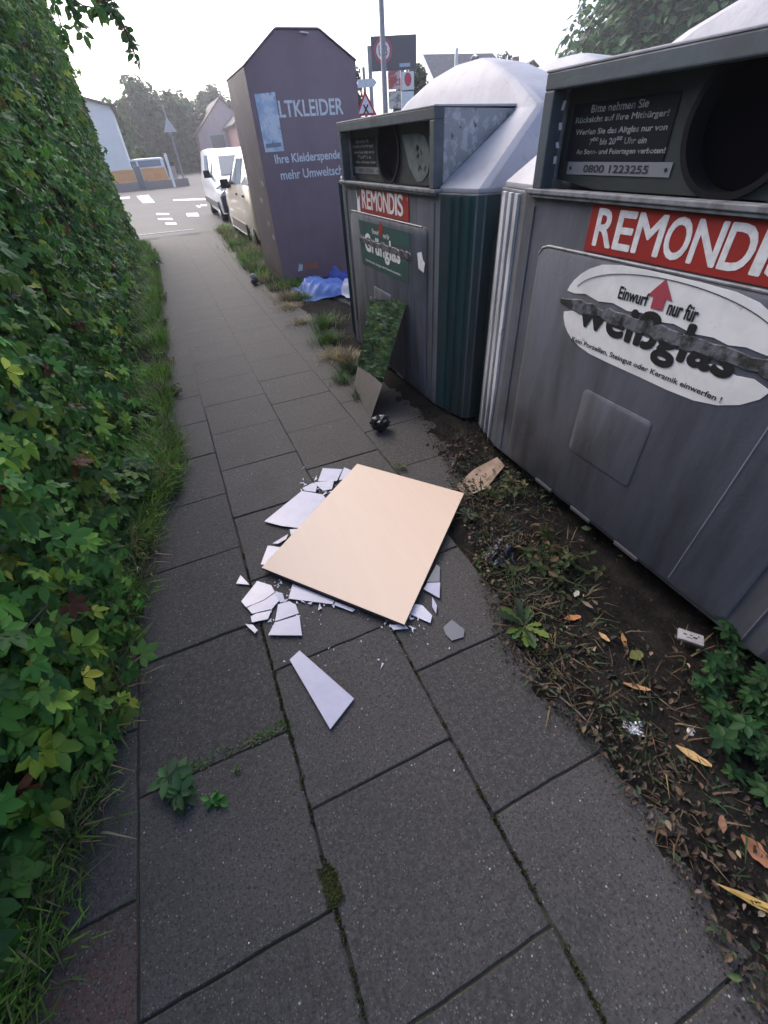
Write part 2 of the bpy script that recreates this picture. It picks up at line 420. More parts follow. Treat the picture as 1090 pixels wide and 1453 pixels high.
def scatter(tpl, P, Nn, T, S, colr):
    """place template at P with normal Nn, tip direction T (orthogonalised), scale S; returns V,F,tint"""
    tv, tf = tpl
    Nn = Nn/np.linalg.norm(Nn, axis=1, keepdims=True)
    T = T-(T*Nn).sum(1, keepdims=True)*Nn; T /= np.linalg.norm(T, axis=1, keepdims=True)+1e-9
    X = np.cross(T, Nn)
    V = P[:, None]+S[:, None, None]*(tv[None, :, 0:1]*X[:, None]+tv[None, :, 1:2]*T[:, None]+tv[None, :, 2:3]*Nn[:, None])
    F = tf[None]+np.arange(len(P))[:, None, None]*len(tv)
    return V.reshape(-1, 3), F.reshape(-1, tf.shape[1]), np.repeat(colr, len(tv), 0)
def palette(n, cols, wts, rs, jit=.22):
    cols = np.array(cols); k = rs.choice(len(cols), n, p=np.array(wts)/sum(wts))
    return cols[k]*np.exp(rs.normal(0, jit, (n, 1)))*np.exp(rs.normal(0, .06, (n, 3)))
GREENS = [(.030, .085, .022), (.055, .140, .028), (.085, .195, .034), (.15, .25, .036), (.28, .30, .04), (.13, .05, .024)]

def vine_hedge():
    rs = np.random.RandomState(3)
    root = thing('creeper_hedge', 'tall wall of green five fingered creeper leaves running along the left edge of the pavement', 'hedge', (-.9, 6, 0))
    def face(y, z):
        return -.83 - .5*min(1, max(0, (.95-y)/.6)) + .10*nz(y, z, 1.1, 2) + .07*nz(y, z, 2.7, 4) + .05*nz(y, z, 6, 8)
    HT = lambda y: min(4.25, 2.35+.15*max(y, 0))
    # stems / inner thicket
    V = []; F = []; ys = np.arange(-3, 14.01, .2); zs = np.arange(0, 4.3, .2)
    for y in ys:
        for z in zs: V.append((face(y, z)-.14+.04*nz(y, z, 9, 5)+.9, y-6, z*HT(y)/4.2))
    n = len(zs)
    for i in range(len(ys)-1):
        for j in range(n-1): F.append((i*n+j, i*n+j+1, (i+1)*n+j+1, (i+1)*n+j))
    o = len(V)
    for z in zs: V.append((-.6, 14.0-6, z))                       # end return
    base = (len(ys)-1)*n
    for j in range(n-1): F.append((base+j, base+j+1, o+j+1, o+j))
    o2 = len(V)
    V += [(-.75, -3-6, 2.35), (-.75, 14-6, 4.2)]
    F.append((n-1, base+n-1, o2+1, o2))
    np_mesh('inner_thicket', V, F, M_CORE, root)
    b = MB()
    for k in range(60):
        y = rs.uniform(-1, 13); z = 0; pts = []
        for i in range(9):
            pts.append((face(y, z)-.05+rs.normal(0, .03)+.9, y-6, z)); z += rs.uniform(.25, .5); y += rs.normal(0, .12)
        b.tube(pts, list(np.linspace(.012, .004, 9)), 5)
    b.build('stem', M_STEM, root)
    # foliage
    n = 44000
    y = np.concatenate([rs.uniform(-1.2, 5, int(n*.62)), rs.uniform(5, 14, n-int(n*.62))])
    z = rs.uniform(0, 1, n)**1.0*4.2
    # fewer where the camera can not see: top near the camera
    keep = z < np.array([HT(q) for q in y])+.05
    y, z = y[keep], z[keep]; n = len(y)
    x = np.array([face(a, c) for a, c in zip(y, z)]) + rs.normal(.0, .07, n)
    x += np.where(z < .5, (.5-z)*rs.uniform(0, .24, n), 0)
    gap = np.array([nz(a, c, 2.3, 11) for a, c in zip(y, z)])
    ok = (gap > -.42) | (rs.uniform(0, 1, n) < .35)
    x, y, z, gap = x[ok], y[ok], z[ok], gap[ok]; n = len(y)
    P = np.stack([x+.9, y-6, z], 1)
    Nn = np.stack([rs.normal(1.0, .35, n), rs.normal(-.15, .45, n), rs.normal(.75, .4, n)], 1)
    T = np.stack([rs.normal(.5, .4, n), rs.normal(0, .6, n), rs.normal(-.9, .4, n)], 1)
    S = rs.uniform(.03, .085, n)*np.where(y > 6, 1.25, 1)
    patch = np.array([nz(a, c, 1.6, 21) for a, c in zip(y, z)])
    c = palette(n, GREENS, [.16, .30, .30, .19, .03, .02], rs)
    c *= (1.3*(1+.5*patch))[:, None]
    k3 = rs.randint(0, 4, n); Vs = []; Fs = []; Ts = []; o = 0
    for k, tp in enumerate((palm_leaf(5), palm_leaf(5, .45, .45), palm_leaf(3, .3, .3), palm_leaf(5, -.1, -.1))):
        q = k3 == k; V, F, t = scatter(tp, P[q], Nn[q], T[q], S[q], c[q]); Vs.append(V); Fs.append(F+o); Ts.append(t); o += len(V)
    np_mesh('foliage', np.concatenate(Vs), np.concatenate(Fs), M_LEAF, root, np.concatenate(Ts))
    b = MB()                                    # bare runners over the leaves
    for k in range(34):
        yy = rs.uniform(.8, 9); zz = rs.uniform(.1, 2.2); pts = []
        for i in range(7):
            pts.append((face(yy, zz)+rs.uniform(.04, .12)+.9, yy-6, zz)); yy += rs.normal(.03, .07); zz = max(.03, zz-rs.uniform(.03, .14))
        b.tube(pts, list(np.linspace(.0035, .0018, 7)), 4)
    pieces(b.build('runner', M_STEM, root))
    # end of the hedge
    m = 2600
    P = np.stack([rs.uniform(-1.6, -.72, m)+.9, 14+rs.normal(0, .06, m)-6, rs.uniform(0, 4.2, m)], 1)
    V, F, t = scatter(palm_leaf(5), P, rs.normal(0, .4, (m, 3))+(0, 1, .5), rs.normal(0, .4, (m, 3))+(0, .3, -1), rs.uniform(.07, .13, m), palette(m, GREENS, [.3, .35, .25, .1, .02, .02], rs))
    np_mesh('end_foliage', V, F, M_LEAF, root, t)
    # low creeping shoots on the ground near the camera
    m = 950
    yy = rs.uniform(.3, 2.6, m); e = np.array([edge_l(a) for a in yy])
    off = np.abs(rs.normal(0, .20, m))
    xx = e-.03-off; keep = xx > -1.25
    xx, yy = xx[keep], yy[keep]; m = len(xx)
    P = np.stack([xx+.9, yy-6, rs.uniform(.03, .20, m)], 1)
    V, F, t = scatter(palm_leaf(5), P, rs.normal(0, .35, (m, 3))+(.35, -.15, 1), rs.normal(0, .7, (m, 3))+(.7, 0, -.2), rs.uniform(.055, .105, m), palette(m, GREENS, [.42, .35, .18, .04, .02, .01], rs))
    np_mesh('ground_foliage', V, F, M_LEAF, root, t)
    # overhanging shoots against the sky
    b = MB(); PP = []
    for line in ([(60, -40), (95, -8), (118, 8), (138, 12), (150, 4)], [(120, -30), (140, -6), (158, 10), (167, 26)], [(150, -30), (176, 38), (188, 66), (195, 88)], [(70, -20), (88, 40), (98, 60)], [(90, -10), (108, 30), (118, 46)]):
        pts = [at(px, py, y=6.2)-Vector((-.9, 6, 0)) for px, py in line]
        b.tube(pts, .006, 5)
        for p, q in zip(pts, pts[1:]):
            for f in np.linspace(.1, .95, 4): PP.append(tuple(p.lerp(q, float(f))))
    b.build('shoot', M_STEM, root)
    PP = np.array(PP); PP = PP[rs.uniform(0, 1, len(PP)) < .75]; m = len(PP)
    V, F, t = scatter(palm_leaf(3), PP, rs.normal(0, .6, (m, 3))+(.2, -1, .3), rs.normal(0, .4, (m, 3))+(.2, 0, -1), rs.uniform(.06, .12, m), palette(m, GREENS, [.4, .4, .1, .05, .02, .03], rs))
    np_mesh('hanging_leaves', V, F, M_LEAF, root, t)
vine_hedge()

def blades(name, centres, mat=None, seed=1):
    """grass tufts: list of (x,y,n,radius,height,colour,lean)"""
    rs = np.random.RandomState(seed); Vs = []; Ts = []
    for (x, y, n, r, h, colr, flat) in centres:
        a = rs.uniform(0, 6.283, n); d = np.abs(rs.normal(0, r*.6, n)); L = h*rs.uniform(.5, 1.15, n)
        px = x+d*np.cos(a); py = y+d*np.sin(a)
        b2 = a+rs.normal(0, .6, n); ln = L*(flat+rs.uniform(0, .35, n))
        dx, dy = np.cos(b2), np.sin(b2); w = rs.uniform(.0015, .0035, n)*(1+h*2)
        wx, wy = -dy*w, dx*w; z0 = np.full(n, -.01)
        p0 = np.stack([px-wx, py-wy, z0], 1); p1 = np.stack([px+wx, py+wy, z0], 1)
        up = np.sqrt(np.maximum(L**2-ln**2, (.15*L)**2))
        m0 = np.stack([px+dx*ln*.35-wx*.8, py+dy*ln*.35-wy*.8, up*.65], 1); m1 = np.stack([px+dx*ln*.35+wx*.8, py+dy*ln*.35+wy*.8, up*.65], 1)
        t0 = np.stack([px+dx*ln-wx*.1, py+dy*ln-wy*.1, up*.95], 1); t1 = np.stack([px+dx*ln+wx*.1, py+dy*ln+wy*.1, up*.95], 1)
        Vs.append(np.stack([p0, p1, m0, m1, t0, t1], 1).reshape(-1, 3))
        c = np.array(colr)*np.exp(rs.normal(0, .25, (n, 1)))*np.exp(rs.normal(0, .08, (n, 3))); Ts.append(np.repeat(c, 6, 0))
    V = np.concatenate(Vs); N_ = len(V)//6
    F = (np.array([(0, 1, 3, 2), (2, 3, 5, 4)])[None]+np.arange(N_)[:, None, None]*6).reshape(-1, 4)
    return stuff(np_mesh(name, V, F, mat or M_GRASS, None, np.concatenate(Ts)))
cs = []
r = random.Random(5)
BRT = (.15, .30, .04); MID = (.075, .15, .035); DRY = (.26, .22, .13); DRK = (.028, .06, .018)
for i in range(900):                        # bright fringe at the hedge foot
    y = 2.0+11.6*r.random()**1.5; g_ = nz(y, 3, 1.3, 31); x = edge_l(y)+.02-abs(r.gauss(0, .13))*(1+g_)
    if g_ < -.12 and r.random() < .7: continue
    cs.append((x, y, 24, .07, r.uniform(.07, .20)*(1+.7*g_), BRT if r.random() < .7 else (MID if r.random() < .6 else DRY), .55))
for i in range(430):
    y = r.uniform(.0, 3.2); x = edge_l(y)+.07-abs(r.gauss(0, .13))
    cs.append((x, y, 15, .08, r.uniform(.07, .20), r.choice([MID, MID, BRT, DRY, (.10, .14, .05)]), .6))
blades('hedge_foot_grass', cs, seed=2)
cs = []
for (x, y, n, rad, h, col_, fl) in [(1.16, 3.55, 260, .10, .12, DRK, .5), (1.03, 3.42, 160, .09, .09, MID, .6), (1.22, 3.75, 260, .12, .16, DRY, .6), (1.12, 3.95, 200, .10, .14, DRY, .7),
        (1.22, 4.4, 320, .16, .14, MID, .5), (1.35, 4.9, 320, .18, .16, MID, .5), (1.15, 5.2, 200, .14, .1, DRY, .7), (1.18, 5.9, 420, .18, .10, DRY, .8), (1.28, 6.3, 420, .2, .14, DRY, .6), (1.45, 6.1, 300, .2, .14, MID, .5), (1.05, 3.05, 120, .08, .08, DRK, .7), (1.0, 3.35, 60, .05, .05, DRK, .7)]:
    cs.append((x, y, n, rad, h, col_, fl))
for i in range(170):
    y = r.uniform(6.6, 14.5); x = edge_r(y)+r.uniform(-.05, .55)
    cs.append((x, y, 55, .14, r.uniform(.07, .22), r.choice([MID, MID, DRY, BRT]), .45))
for i in range(150):
    y = r.uniform(-.6, 1.7); x = edge_r(y)+.04+abs(r.gauss(0, .20))
    cs.append((x, y, 13, .07, r.uniform(.06, .13), r.choice([(.10, .07, .04), (.14, .10, .055), DRK, DRK]), .8))
for i in range(30):
    y = r.uniform(1.3, 2.4); x = edge_r(y)+.1+abs(r.gauss(0, .18))
    cs.append((x, y, 12, .07, r.uniform(.05, .1), r.choice([(.10, .08, .04), DRK]), .7))
blades('verge_grass', cs, seed=4)
cs = []
for i in range(300):                        # moss in the joints
    k = r.random()
    if k < .4: y = r.uniform(-.1, 1.7); x = -.130+r.gauss(0, .003)
    elif k < .6: y = r.uniform(-.2, 1.2); x = .3695+r.gauss(0, .003)
    else: y = .285+r.gauss(0, .020); x = -.127+r.gauss(0, .009)
    cs.append((x, y, 9, .006, r.uniform(.004, .010) if k < .6 else .014, (.05, .058, .016), .5))
for i in range(32):
    f = r.random(); x = -.13-.34*f; cs.append((x, .765+.0*f+r.gauss(0, .006), 6, .015, r.uniform(.006, .025), MID if r.random() < .5 else (.13, .12, .06), .8))
blades('joint_moss', cs, seed=6)

# ------------------------------------------------------------------ glass recycling containers
# local frame: x = depth (0 at front face, towards the street), y = along the row, z = up; viewer sees +y on the left
def stadium(pts): return pts
UP_LBL = [(.44, 1.033), (.432, 1.052), (.415, 1.076), (.385, 1.104), (.349, 1.127), (.295, 1.149), (.214, 1.160), (.1, 1.163), (-.1, 1.161), (-.21, 1.156), (-.28, 1.143), (-.335, 1.118), (-.385, 1.085), (-.42, 1.052), (-.437, 1.026),
          (-.40, 1.030), (-.36, 1.022), (-.30, 1.027), (-.25, 1.018), (-.2, 1.026), (-.132, 1.019), (-.06, 1.030), (.0, 1.022), (.07, 1.034), (.13, 1.026), (.2, 1.037), (.27, 1.028), (.34, 1.040), (.4, 1.030)]
LO_LBL = [(.435, .952), (.43, .93), (.413, .901), (.39, .880), (.362, .862), (.31, .843), (.248, .832), (.15, .828), (0, .826), (-.123, .823), (-.223, .826), (-.30, .842), (-.36, .870), (-.40, .905), (-.415, .936),
          (-.36, .952), (-.31, .944), (-.26, .955), (-.21, .948), (-.15, .962), (-.099, .956), (-.04, .970), (.02, .960), (.08, .972), (.16, .962), (.24, .970), (.32, .960), (.39, .966)]
def glass_container(label, cx, cy, scheme, back=False):
    white = scheme == 'white'
    root = thing('glass_container', label, 'recycling container', (cx, cy, 0), math.pi if back else 0, 'glass recycling containers in a row')
    front_m = M_BODY; side_m = M_BODY if white else M_GREEN
    ZB, ZT, ZR, DEP = .08, 1.345, 1.668, 1.36
    out = [(0, -.80), (0, .80), (.010, .835), (.062, 1.065), (.10, 1.09), (DEP-.10, 1.09), (DEP-.062, 1.065), (DEP, .80), (DEP, -.80), (DEP-.062, -1.065), (DEP-.10, -1.09), (.10, -1.09), (.062, -1.065), (.010, -.835)]
    b = MB(); b.cur = 0
    b.loft([[(x, y, ZB) for x, y in out], [(x, y, ZT) for x, y in out]])
    for i, f in enumerate(b.f):
        if len(f) == 4:
            q = [b.v[k] for k in f]; mx = sum(p[0] for p in q)/4; my = sum(abs(p[1]) for p in q)/4
            if my > .8: b.mi[i] = 1
    body = b.build('body', [front_m, side_m], root, bevel=.006)
    # pressed ribs on the corner chamfers and end walls
    b = MB()
    for sgn in (1, -1):
        for t0, t1 in (((.10, .30), (.38, .58), (.66, .86)) if white else ((.20, .24), (.48, .53), (.80, .84))):
            def cp(t): return (.010+(.062-.010)*t, sgn*(.835+(1.065-.835)*t))
            ring = []
            for z, k in ((ZB+.01, .35), (ZB+.35, 1), (ZT-.012, 1)):
                tm = (t0+t1)/2; a0 = tm+(t0-tm)*k; a1 = tm+(t1-tm)*k
                p, q = cp(a0), cp(a1); nx, ny = -.975*.011, sgn*.22*.011
                ring.append([(p[0]+.002, p[1], z), (q[0]+.002, q[1], z), (q[0]+nx, q[1]+ny-sgn*.004, z), (p[0]+nx, p[1]+ny+sgn*.004, z)])
            b.loft(ring)
    pieces(b.build('corner_rib', M_RIB if white else M_GREEN, root, bevel=.002))
    b = MB()
    for sgn in (1, -1):
        for x in (.20, .42, .9, 1.12):
            w = .035
            ring = []
            for z, k in ((ZB+.02, .2), (.7, .8), (1.12, 1.0), (1.16, .6)):
                ring.append([(x-w*k, sgn*1.089, z), (x+w*k, sgn*1.089, z), (x+w*k*.6, sgn*1.108, z), (x-w*k*.6, sgn*1.108, z)])
            b.loft(ring)
        b.loft([[(.55, sgn*1.089, 1.05), (.8, sgn*1.089, 1.05), (.8, sgn*1.11, 1.03), (.55, sgn*1.11, 1.03)], [(.55, sgn*1.089, 1.2), (.8, sgn*1.089, 1.2), (.8, sgn*1.11, 1.21), (.55, sgn*1.11, 1.21)]])
    pieces(b.build('end_rib', side_m, root, bevel=.004))
    # front flap: raised panel with rounded corners
    def rrect(y0, y1, z0, z1, r, x, n=6):
        P = []
        for cyy, czz, a0 in ((y1-r, z1-r, 0), (y0+r, z1-r, 90), (y0+r, z0+r, 180), (y1-r, z0+r, 270)):
            for i in range(n+1):
                a = RA(a0+90*i/n); P.append((x, cyy+r*math.cos(a), czz+r*math.sin(a)))
        return P
    b = MB()
    b.loft([rrect(-.66, .66, .10, 1.172, .05, .004), rrect(-.66, .66, .10, 1.172, .05, -.006), rrect(-.645, .645, .115, 1.157, .045, -.014)])
    flap = b.build('front_flap', front_m, root, smooth=True)
    b = MB()                                  # worn bright top edge of the flap
    b.tube([(-.009, -.60, 1.170), (-.009, .60, 1.170), (-.009, .635, 1.160), (-.009, .655, 1.135)], .0055, 8)
    b.build('worn_edge', M_LIP, flap)
    b = MB(); b.loft([rrect(-.12, .225, .385, .69, .02, -.010), rrect(-.12, .225, .385, .69, .02, -.018), rrect(-.11, .215, .395, .68, .018, -.0225)])
    b.build('inspection_plate', M_BODY, flap, smooth=True)
    b = MB()                                  # slanted crease at the near side of the flap
    b.tube([(-.012, -.43, .13), (-.013, -.45, .6), (-.013, -.47, 1.12)], .005, 6)
    b.tube([(-.001, .735, .1), (-.001, .735, 1.3)], .005, 6); b.tube([(-.001, -.735, .1), (-.001, -.735, 1.3)], .005, 6)
    pieces(b.build('crease', front_m, root, smooth=True))
    b = MB()
    for yc in (.33, .06, -.22): b.box((-.004, yc, .092), (.022, .13, .022), rx=0)
    pieces(b.build('hinge', pm('hinge_grey', (.10, .10, .115), .6), root, bevel=.006))
    b = MB()
    for yy in (-.8, .8):
        for xx in (.22, DEP-.22): b.box((xx, yy, .035), (.14, .14, .10))
    pieces(b.build('foot', M_STEEL, root, bevel=.006))
    # shelf between body and hopper
    b = MB(); b.box((-.004, 0, ZT+.006), (.05, 1.56, .016)); b.box((-.012, 0, ZT-.008), (.02, 1.53, .012))
    pieces(b.build('shelf_lip', M_LIP, root, bevel=.003))
    # hopper box with recessed plate and porthole
    H0, H1, HW = ZT+.014, 1.694, .75
    b = MB()
    b.box((.012, 0, H1-.024), (.06, 2*HW, .048)); b.box((.012, HW-.026, (H0+H1-.048)/2), (.06, .052, H1-.048-H0)); b.box((.012, -HW+.026, (H0+H1-.048)/2), (.06, .052, H1-.048-H0))
    hop = b.build('hopper_frame', M_HOPF, root, bevel=.005)
    b = MB()
    for sgn in (1, -1):
        y0, y1 = sgn*(HW-.004), sgn*(HW-.03)
        tri = lambda y: [(.040, y, H0), (.040, y, H1-.004), (.62, y, H1-.03), (.48, y, ZR)]
        b.prism(tri(y0), tri(y1))
    pieces(b.build('hopper_cheek', M_PATCH, hop, bevel=.002))
    b = MB(); b.prism([(-.02, -HW-.004, H1), (-.02, HW+.004, H1), (.60, HW+.004, H1-.02), (.60, -HW-.004, H1-.02)], [(-.02, -HW-.004, H1+.008), (-.02, HW+.004, H1+.008), (.60, HW+.004, H1-.008), (.60, -HW-.004, H1-.008)])
    b.build('hopper_top', M_ROOF, hop, bevel=.003)
    # plate with round hole
    pw, z0, z1, zc, R0, xp = HW-.05, H0, H1-.046, 1.525, .162, .062
    n = 48; circ = []; rect = []
    for k in range(n):
        a = 2*math.pi*(k+.5)/n; ca, sa = math.cos(a), math.sin(a)
        circ.append((xp, R0*ca, zc+R0*sa))
        t = min(pw/abs(ca) if abs(ca) > 1e-6 else 1e9, ((z1-zc) if sa > 0 else (zc-z0))/abs(sa) if abs(sa) > 1e-6 else 1e9)
        rect.append((xp, t*ca, zc+t*sa))
    b = MB(); b.loft([rect, circ], cap=False)
    for cyy, czz in ((pw, z1), (-pw, z1), (-pw, z0), (pw, z0)):
        ks = sorted(range(n), key=lambda k: (rect[k][1]-cyy)**2+(rect[k][2]-czz)**2)[:2]
        b.add([rect[ks[0]], rect[ks[1]], (xp, cyy, czz)], [(0, 1, 2)])
    pl = b.build('hopper_plate', M_HOP, root, recalc=True)
    b = MB()
    rr = lambda R, x: [(x, R*math.cos(2*math.pi*k/n), zc+R*math.sin(2*math.pi*k/n)) for k in range(n)]
    b.loft([rr(R0+.012, xp+.001), rr(R0+.012, xp-.014), rr(R0-.006, xp-.014), rr(R0-.006, xp+.06)], cap=False)
    b.build('porthole_rim', pm('rubber_rim', (.006, .007, .010), .7, spec=.15), pl, smooth=True)
    b = MB(); b.add(rr(R0-.004, xp+.055), [tuple(range(n))]); b.build('dark_hole_disc', M_BLACK, pl)  # flat black disc, the darkness inside the hole put into its colour
    # hipped roof
    b = MB()
    e0 = [(0.02, -.98), (0.02, .98), (DEP-.02, .98), (DEP-.02, -.98)]
    base = [(-.004, -.985, ZT+.001), (-.004, .985, ZT+.001), (DEP+.004, .985, ZT+.001), (DEP+.004, -.985, ZT+.001)]
    base2 = [(p[0], p[1], ZT+.02) for p in base]
    top = [(.48, -.94, ZR), (.48, .94, ZR), (DEP-.48, .94, ZR), (DEP-.48, -.94, ZR)]
    # corners of the base follow the body chamfer
    cb = [(.018, -.80), (.018, -.753), (.14, -.752), (.14, .752), (.018, .753), (.018, .80), (.075, 1.055), (.12, 1.075), (DEP-.12, 1.075), (DEP-.075, 1.055), (DEP-.02, .80), (DEP-.02, -.80), (DEP-.075, -1.055), (DEP-.12, -1.075), (.12, -1.075), (.075, -1.055)]
    ct = [(.47, -.82), (.47, -.78), (.47, -.76), (.47, .76), (.47, .78), (.47, .82), (.49, .90), (.52, .925), (DEP-.52, .925), (DEP-.49, .90), (DEP-.47, .82), (DEP-.47, -.82), (DEP-.49, -.90), (DEP-.52, -.925), (.52, -.925), (.49, -.90)]
    A = lambda L_, z: [(x, y, z) for x, y in L_]
    rg_ = lambda fx, fy, z: [(DEP/2+(x-DEP/2)*fx, y*fy, z) for x, y in ct]
    b.loft([A(cb, ZT+.001), A(cb, ZT+.022), A(ct, ZR), rg_(.97, .985, ZR+.014), rg_(.80, .74, 1.785), rg_(.52, .42, 1.880), rg_(.22, .16, 1.925)])
    roof = b.build('roof', M_ROOF, root, bevel=.007, smooth=True, flat_angle=24)
    b = MB()
    for sgn in (1, -1):
        for x0, x1 in ((.78, 1.12),):
            P = lambda x, t, o: (x, sgn*(1.075-.15*t+o), ZT+.022+(ZR-ZT-.022)*t)
            b.prism([P(x0, .25, -.004), P(x1, .25, -.004), P(x1, .8, -.004), P(x0, .8, -.004)], [P(x0+.02, .3, .014), P(x1-.02, .3, .014), P(x1-.02, .75, .014), P(x0+.02, .75, .014)])
        b.prism([P(.62, .22, -.004), P(.70, .22, -.004), P(.68, .9, -.004), P(.63, .9, -.004)], [P(.63, .22, .02), P(.69, .22, .02), P(.67, .9, .01), P(.64, .9, .01)])
    pieces(b.build('roof_emboss', M_ROOF, roof, bevel=.004))
    b = MB(); b.tube([(DEP/2, -.03, 1.92), (DEP/2, -.03, 1.94), (DEP/2, 0, 1.95), (DEP/2, .03, 1.94), (DEP/2, .03, 1.92)], .010, 8)
    b.build('lifting_eye', M_STEEL, roof, smooth=True)
    if back: return root
    # ---- signs and lettering
    U, V = (0, -1, 0), (0, 0, 1)
    def card(poly, x, name, m, par, th=.0022):
        b = MB(); b.prism([(x, p[0], p[1]) for p in poly], [(x-th, p[0], p[1]) for p in poly]); return b.build(name, m, par)
    sg = card([(.412, 1.326), (-.412, 1.326), (-.412, 1.180), (.412, 1.180)], -.0015, 'name_sign', M_RED, root, .003)
    text('REMONDIS', M_WINK, sg, (-.0052, .374, 1.203), U, V, .705, .110, bold=.03, advance=(.085, .074, .108, .086, .090, .086, .026, .083, .014))
    text('®', M_WINK, sg, (-.0052, -.385, 1.288), U, V, .018, .018)
    lm, im = (M_WHITE, M_INK) if white else (M_TEAL, M_WINK)
    X = -.0145
    if white:
        lab = card(UP_LBL, X, 'oval_label', lm, flap); lb2 = card(LO_LBL, X, 'oval_label', lm, flap)
    else:
        lab = card([(.46, 1.125), (-.444, 1.125), (-.444, 1.036), (-.3, 1.03), (-.1, 1.036), (.2, 1.02), (.44, 1.03)], X, 'square_label', lm, flap)
        lb2 = card([(.46, .975), (.3, .962), (.1, .973), (-.2, .955), (-.42, .962), (-.42, .823), (.44, .823)], X, 'square_label', lm, flap)
    xt = X-.0038
    text('Einwurf', im, lab, (xt, .185, 1.058), U, V, .125, .040 if white else .03, bold=.03)
    text('nur für', im, lab, (xt, -.022, 1.052), U, V, .105, .045 if white else .03, bold=.03)
    ar = [(.02, 1.150), (-.028, 1.092), (-.004, 1.094), (-.004, 1.058), (.042, 1.056), (.044, 1.092), (.070, 1.090)]
    card(ar, xt+.0006, 'arrow', M_MAG if white else M_RED, lab, .001)
    text('weißglas' if white else 'Grünglas', im, lb2, (xt, .345, .893), U, V, .64, .150, bold=.04)
    text('Kein Porzellan, Steingut oder Keramik einwerfen !', im, lb2, (xt, .355, .848), U, V, .66, .024 if white else .02, bold=.02)
    if white:                                  # thin printed border line
        b = MB(); P = [(xt, .41*math.cos(a)*(1 if True else 1), 1.0+.150*math.copysign(abs(math.sin(a))**.8, math.sin(a))) for a in np.linspace(RA(18), RA(162), 30)]
        b.tube(P, .0012, 4); b.build('border_line', M_INK, lab)
    b = MB()                                  # bent grab rail that tore through the label
    rs = np.random.RandomState(4 if white else 9)
    ys = np.linspace(.465, -.47, 34); rings = []
    for i, y in enumerate(ys):
        e = min(1, ((i+.3)/2.)**.5, ((len(ys)-1-i+.3)/2.)**.5); zc2 = .990+.0015*rs.normal(); hh = (.019+.004*rs.normal())*e; dp = .0052+.0008*rs.normal()
        xf = -.0192-.0004*rs.normal(); rings.append([(-.012, y, zc2+hh+.003), (xf, y, zc2+hh), (xf-.0006, y, zc2), (xf, y, zc2-hh), (-.012, y, zc2-hh-.003)])
    b.loft(rings); b.build('grab_rail', M_SCRAPE, flap)
    # notice on the hopper plate
    xn = xp-.001
    nt = card([(.665, 1.604), (.225, 1.604), (.225, 1.443), (.665, 1.443)], xn, 'notice', pm('notice_black', (.006, .008, .014), .6, spec=.2), pl)
    xt2 = xn-.0032
    for s_, y, z, w, h in (('Bitte nehmen Sie', .576, 1.576, .242, .020), ('Rücksicht auf Ihre Mitbürger!', .644, 1.546, .395, .020), ('Werfen Sie das Altglas nur von', .634, 1.513, .393, .020), ('7⁰⁰ bis 20⁰⁰ Uhr ein', .556, 1.488, .25, .020), ('An Sonn- und Feiertagen verboten!', .613, 1.458, .388, .018)):
        text(s_, M_GINK, nt, (xt2, y, z), U, V, w, h, bold=.03)
    ph = card([(.648, 1.440), (.185, 1.440), (.185, 1.402), (.648, 1.402)], xn, 'phone_strip', pm('phone_strip', (.20, .21, .23), .5), pl)
    text('0800 1223255', pm('strip_ink', (.02, .02, .03), .5), ph, (xt2, .56, 1.410), U, V, .29, .021, bold=.03)
    for yy in (.63, .203):
        b = MB(); b.tube([(xn-.002, yy, 1.421), (xn-.005, yy, 1.421)], .005, 8); b.build('screw', M_INK, ph)
    pts = [(-.20, 1.60), (-.42, 1.60), (-.50, 1.585), (-.55, 1.54), (-.565, 1.48), (-.54, 1.42), (-.48, 1.385), (-.40, 1.375), (-.30, 1.45), (-.24, 1.54)]
    if not white:
        pc = card(pts, xn, 'worn_sticker', pm('worn_sticker', (.13, .155, .16), .6, col2=(.08, .10, .10), nscale=14), pl)
        b = MB()
        for k in range(9): b.box((xn-.003, -.44+rs.normal(0, .025), 1.49+rs.normal(0, .04)), (.001, .03, .014), rx=rs.uniform(-1, 1))
        b.build('print', pm('faded_print', (.03, .04, .04), .6), pc)
    else:
        b = MB()
        for k in range(4): b.box((xp+.0-.03, .695, 1.60-.05*k+rs.normal(0, .01)), (.012, .003, .018+.01*rs.uniform()), rx=rs.normal(0, .4))
        pieces(b.build('paint_chip', M_WHITE, hop))
    if not white:
        b = MB(); P = [(-.016, -.555, 1.03), (-.016, -.61, 1.04), (-.016, -.63, 1.0), (-.016, -.655, .985), (-.016, -.64, .93), (-.016, -.57, .945)]
        b.prism(P, [(p[0]-.003, p[1], p[2]) for p in P]); b.build('torn_sticker', M_WHITE, flap)
        P = [(-.0015, .44, 1.32), (-.0015, .415, 1.26), (-.0015, .40, 1.28), (-.0015, .395, 1.16), (-.0015, .47, 1.16), (-.0015, .455, 1.25)]
        P = [(-.0015, .500, 1.30), (-.0015, .470, 1.245), (-.0015, .432, 1.275), (-.0015, .432, 1.155), (-.0015, .495, 1.150), (-.0015, .485, 1.24)]
        b = MB(); b.prism(P, [(p[0]-.003, p[1], p[2]) for p in P]); b.build('torn_sticker', M_WHITE, root)
    return root
glass_container('grey glass container with the white oval label, nearest on the right', 1.47, 1.03, 'white')
glass_container('dark green glass container with teal label and a broken mirror leaning on its front', 1.455, 3.34, 'green').location.z = -.035
glass_container('glass container of which only a white roof peak shows behind the two front containers', 4.20, 4.05, 'white', back=True).location.z = .06


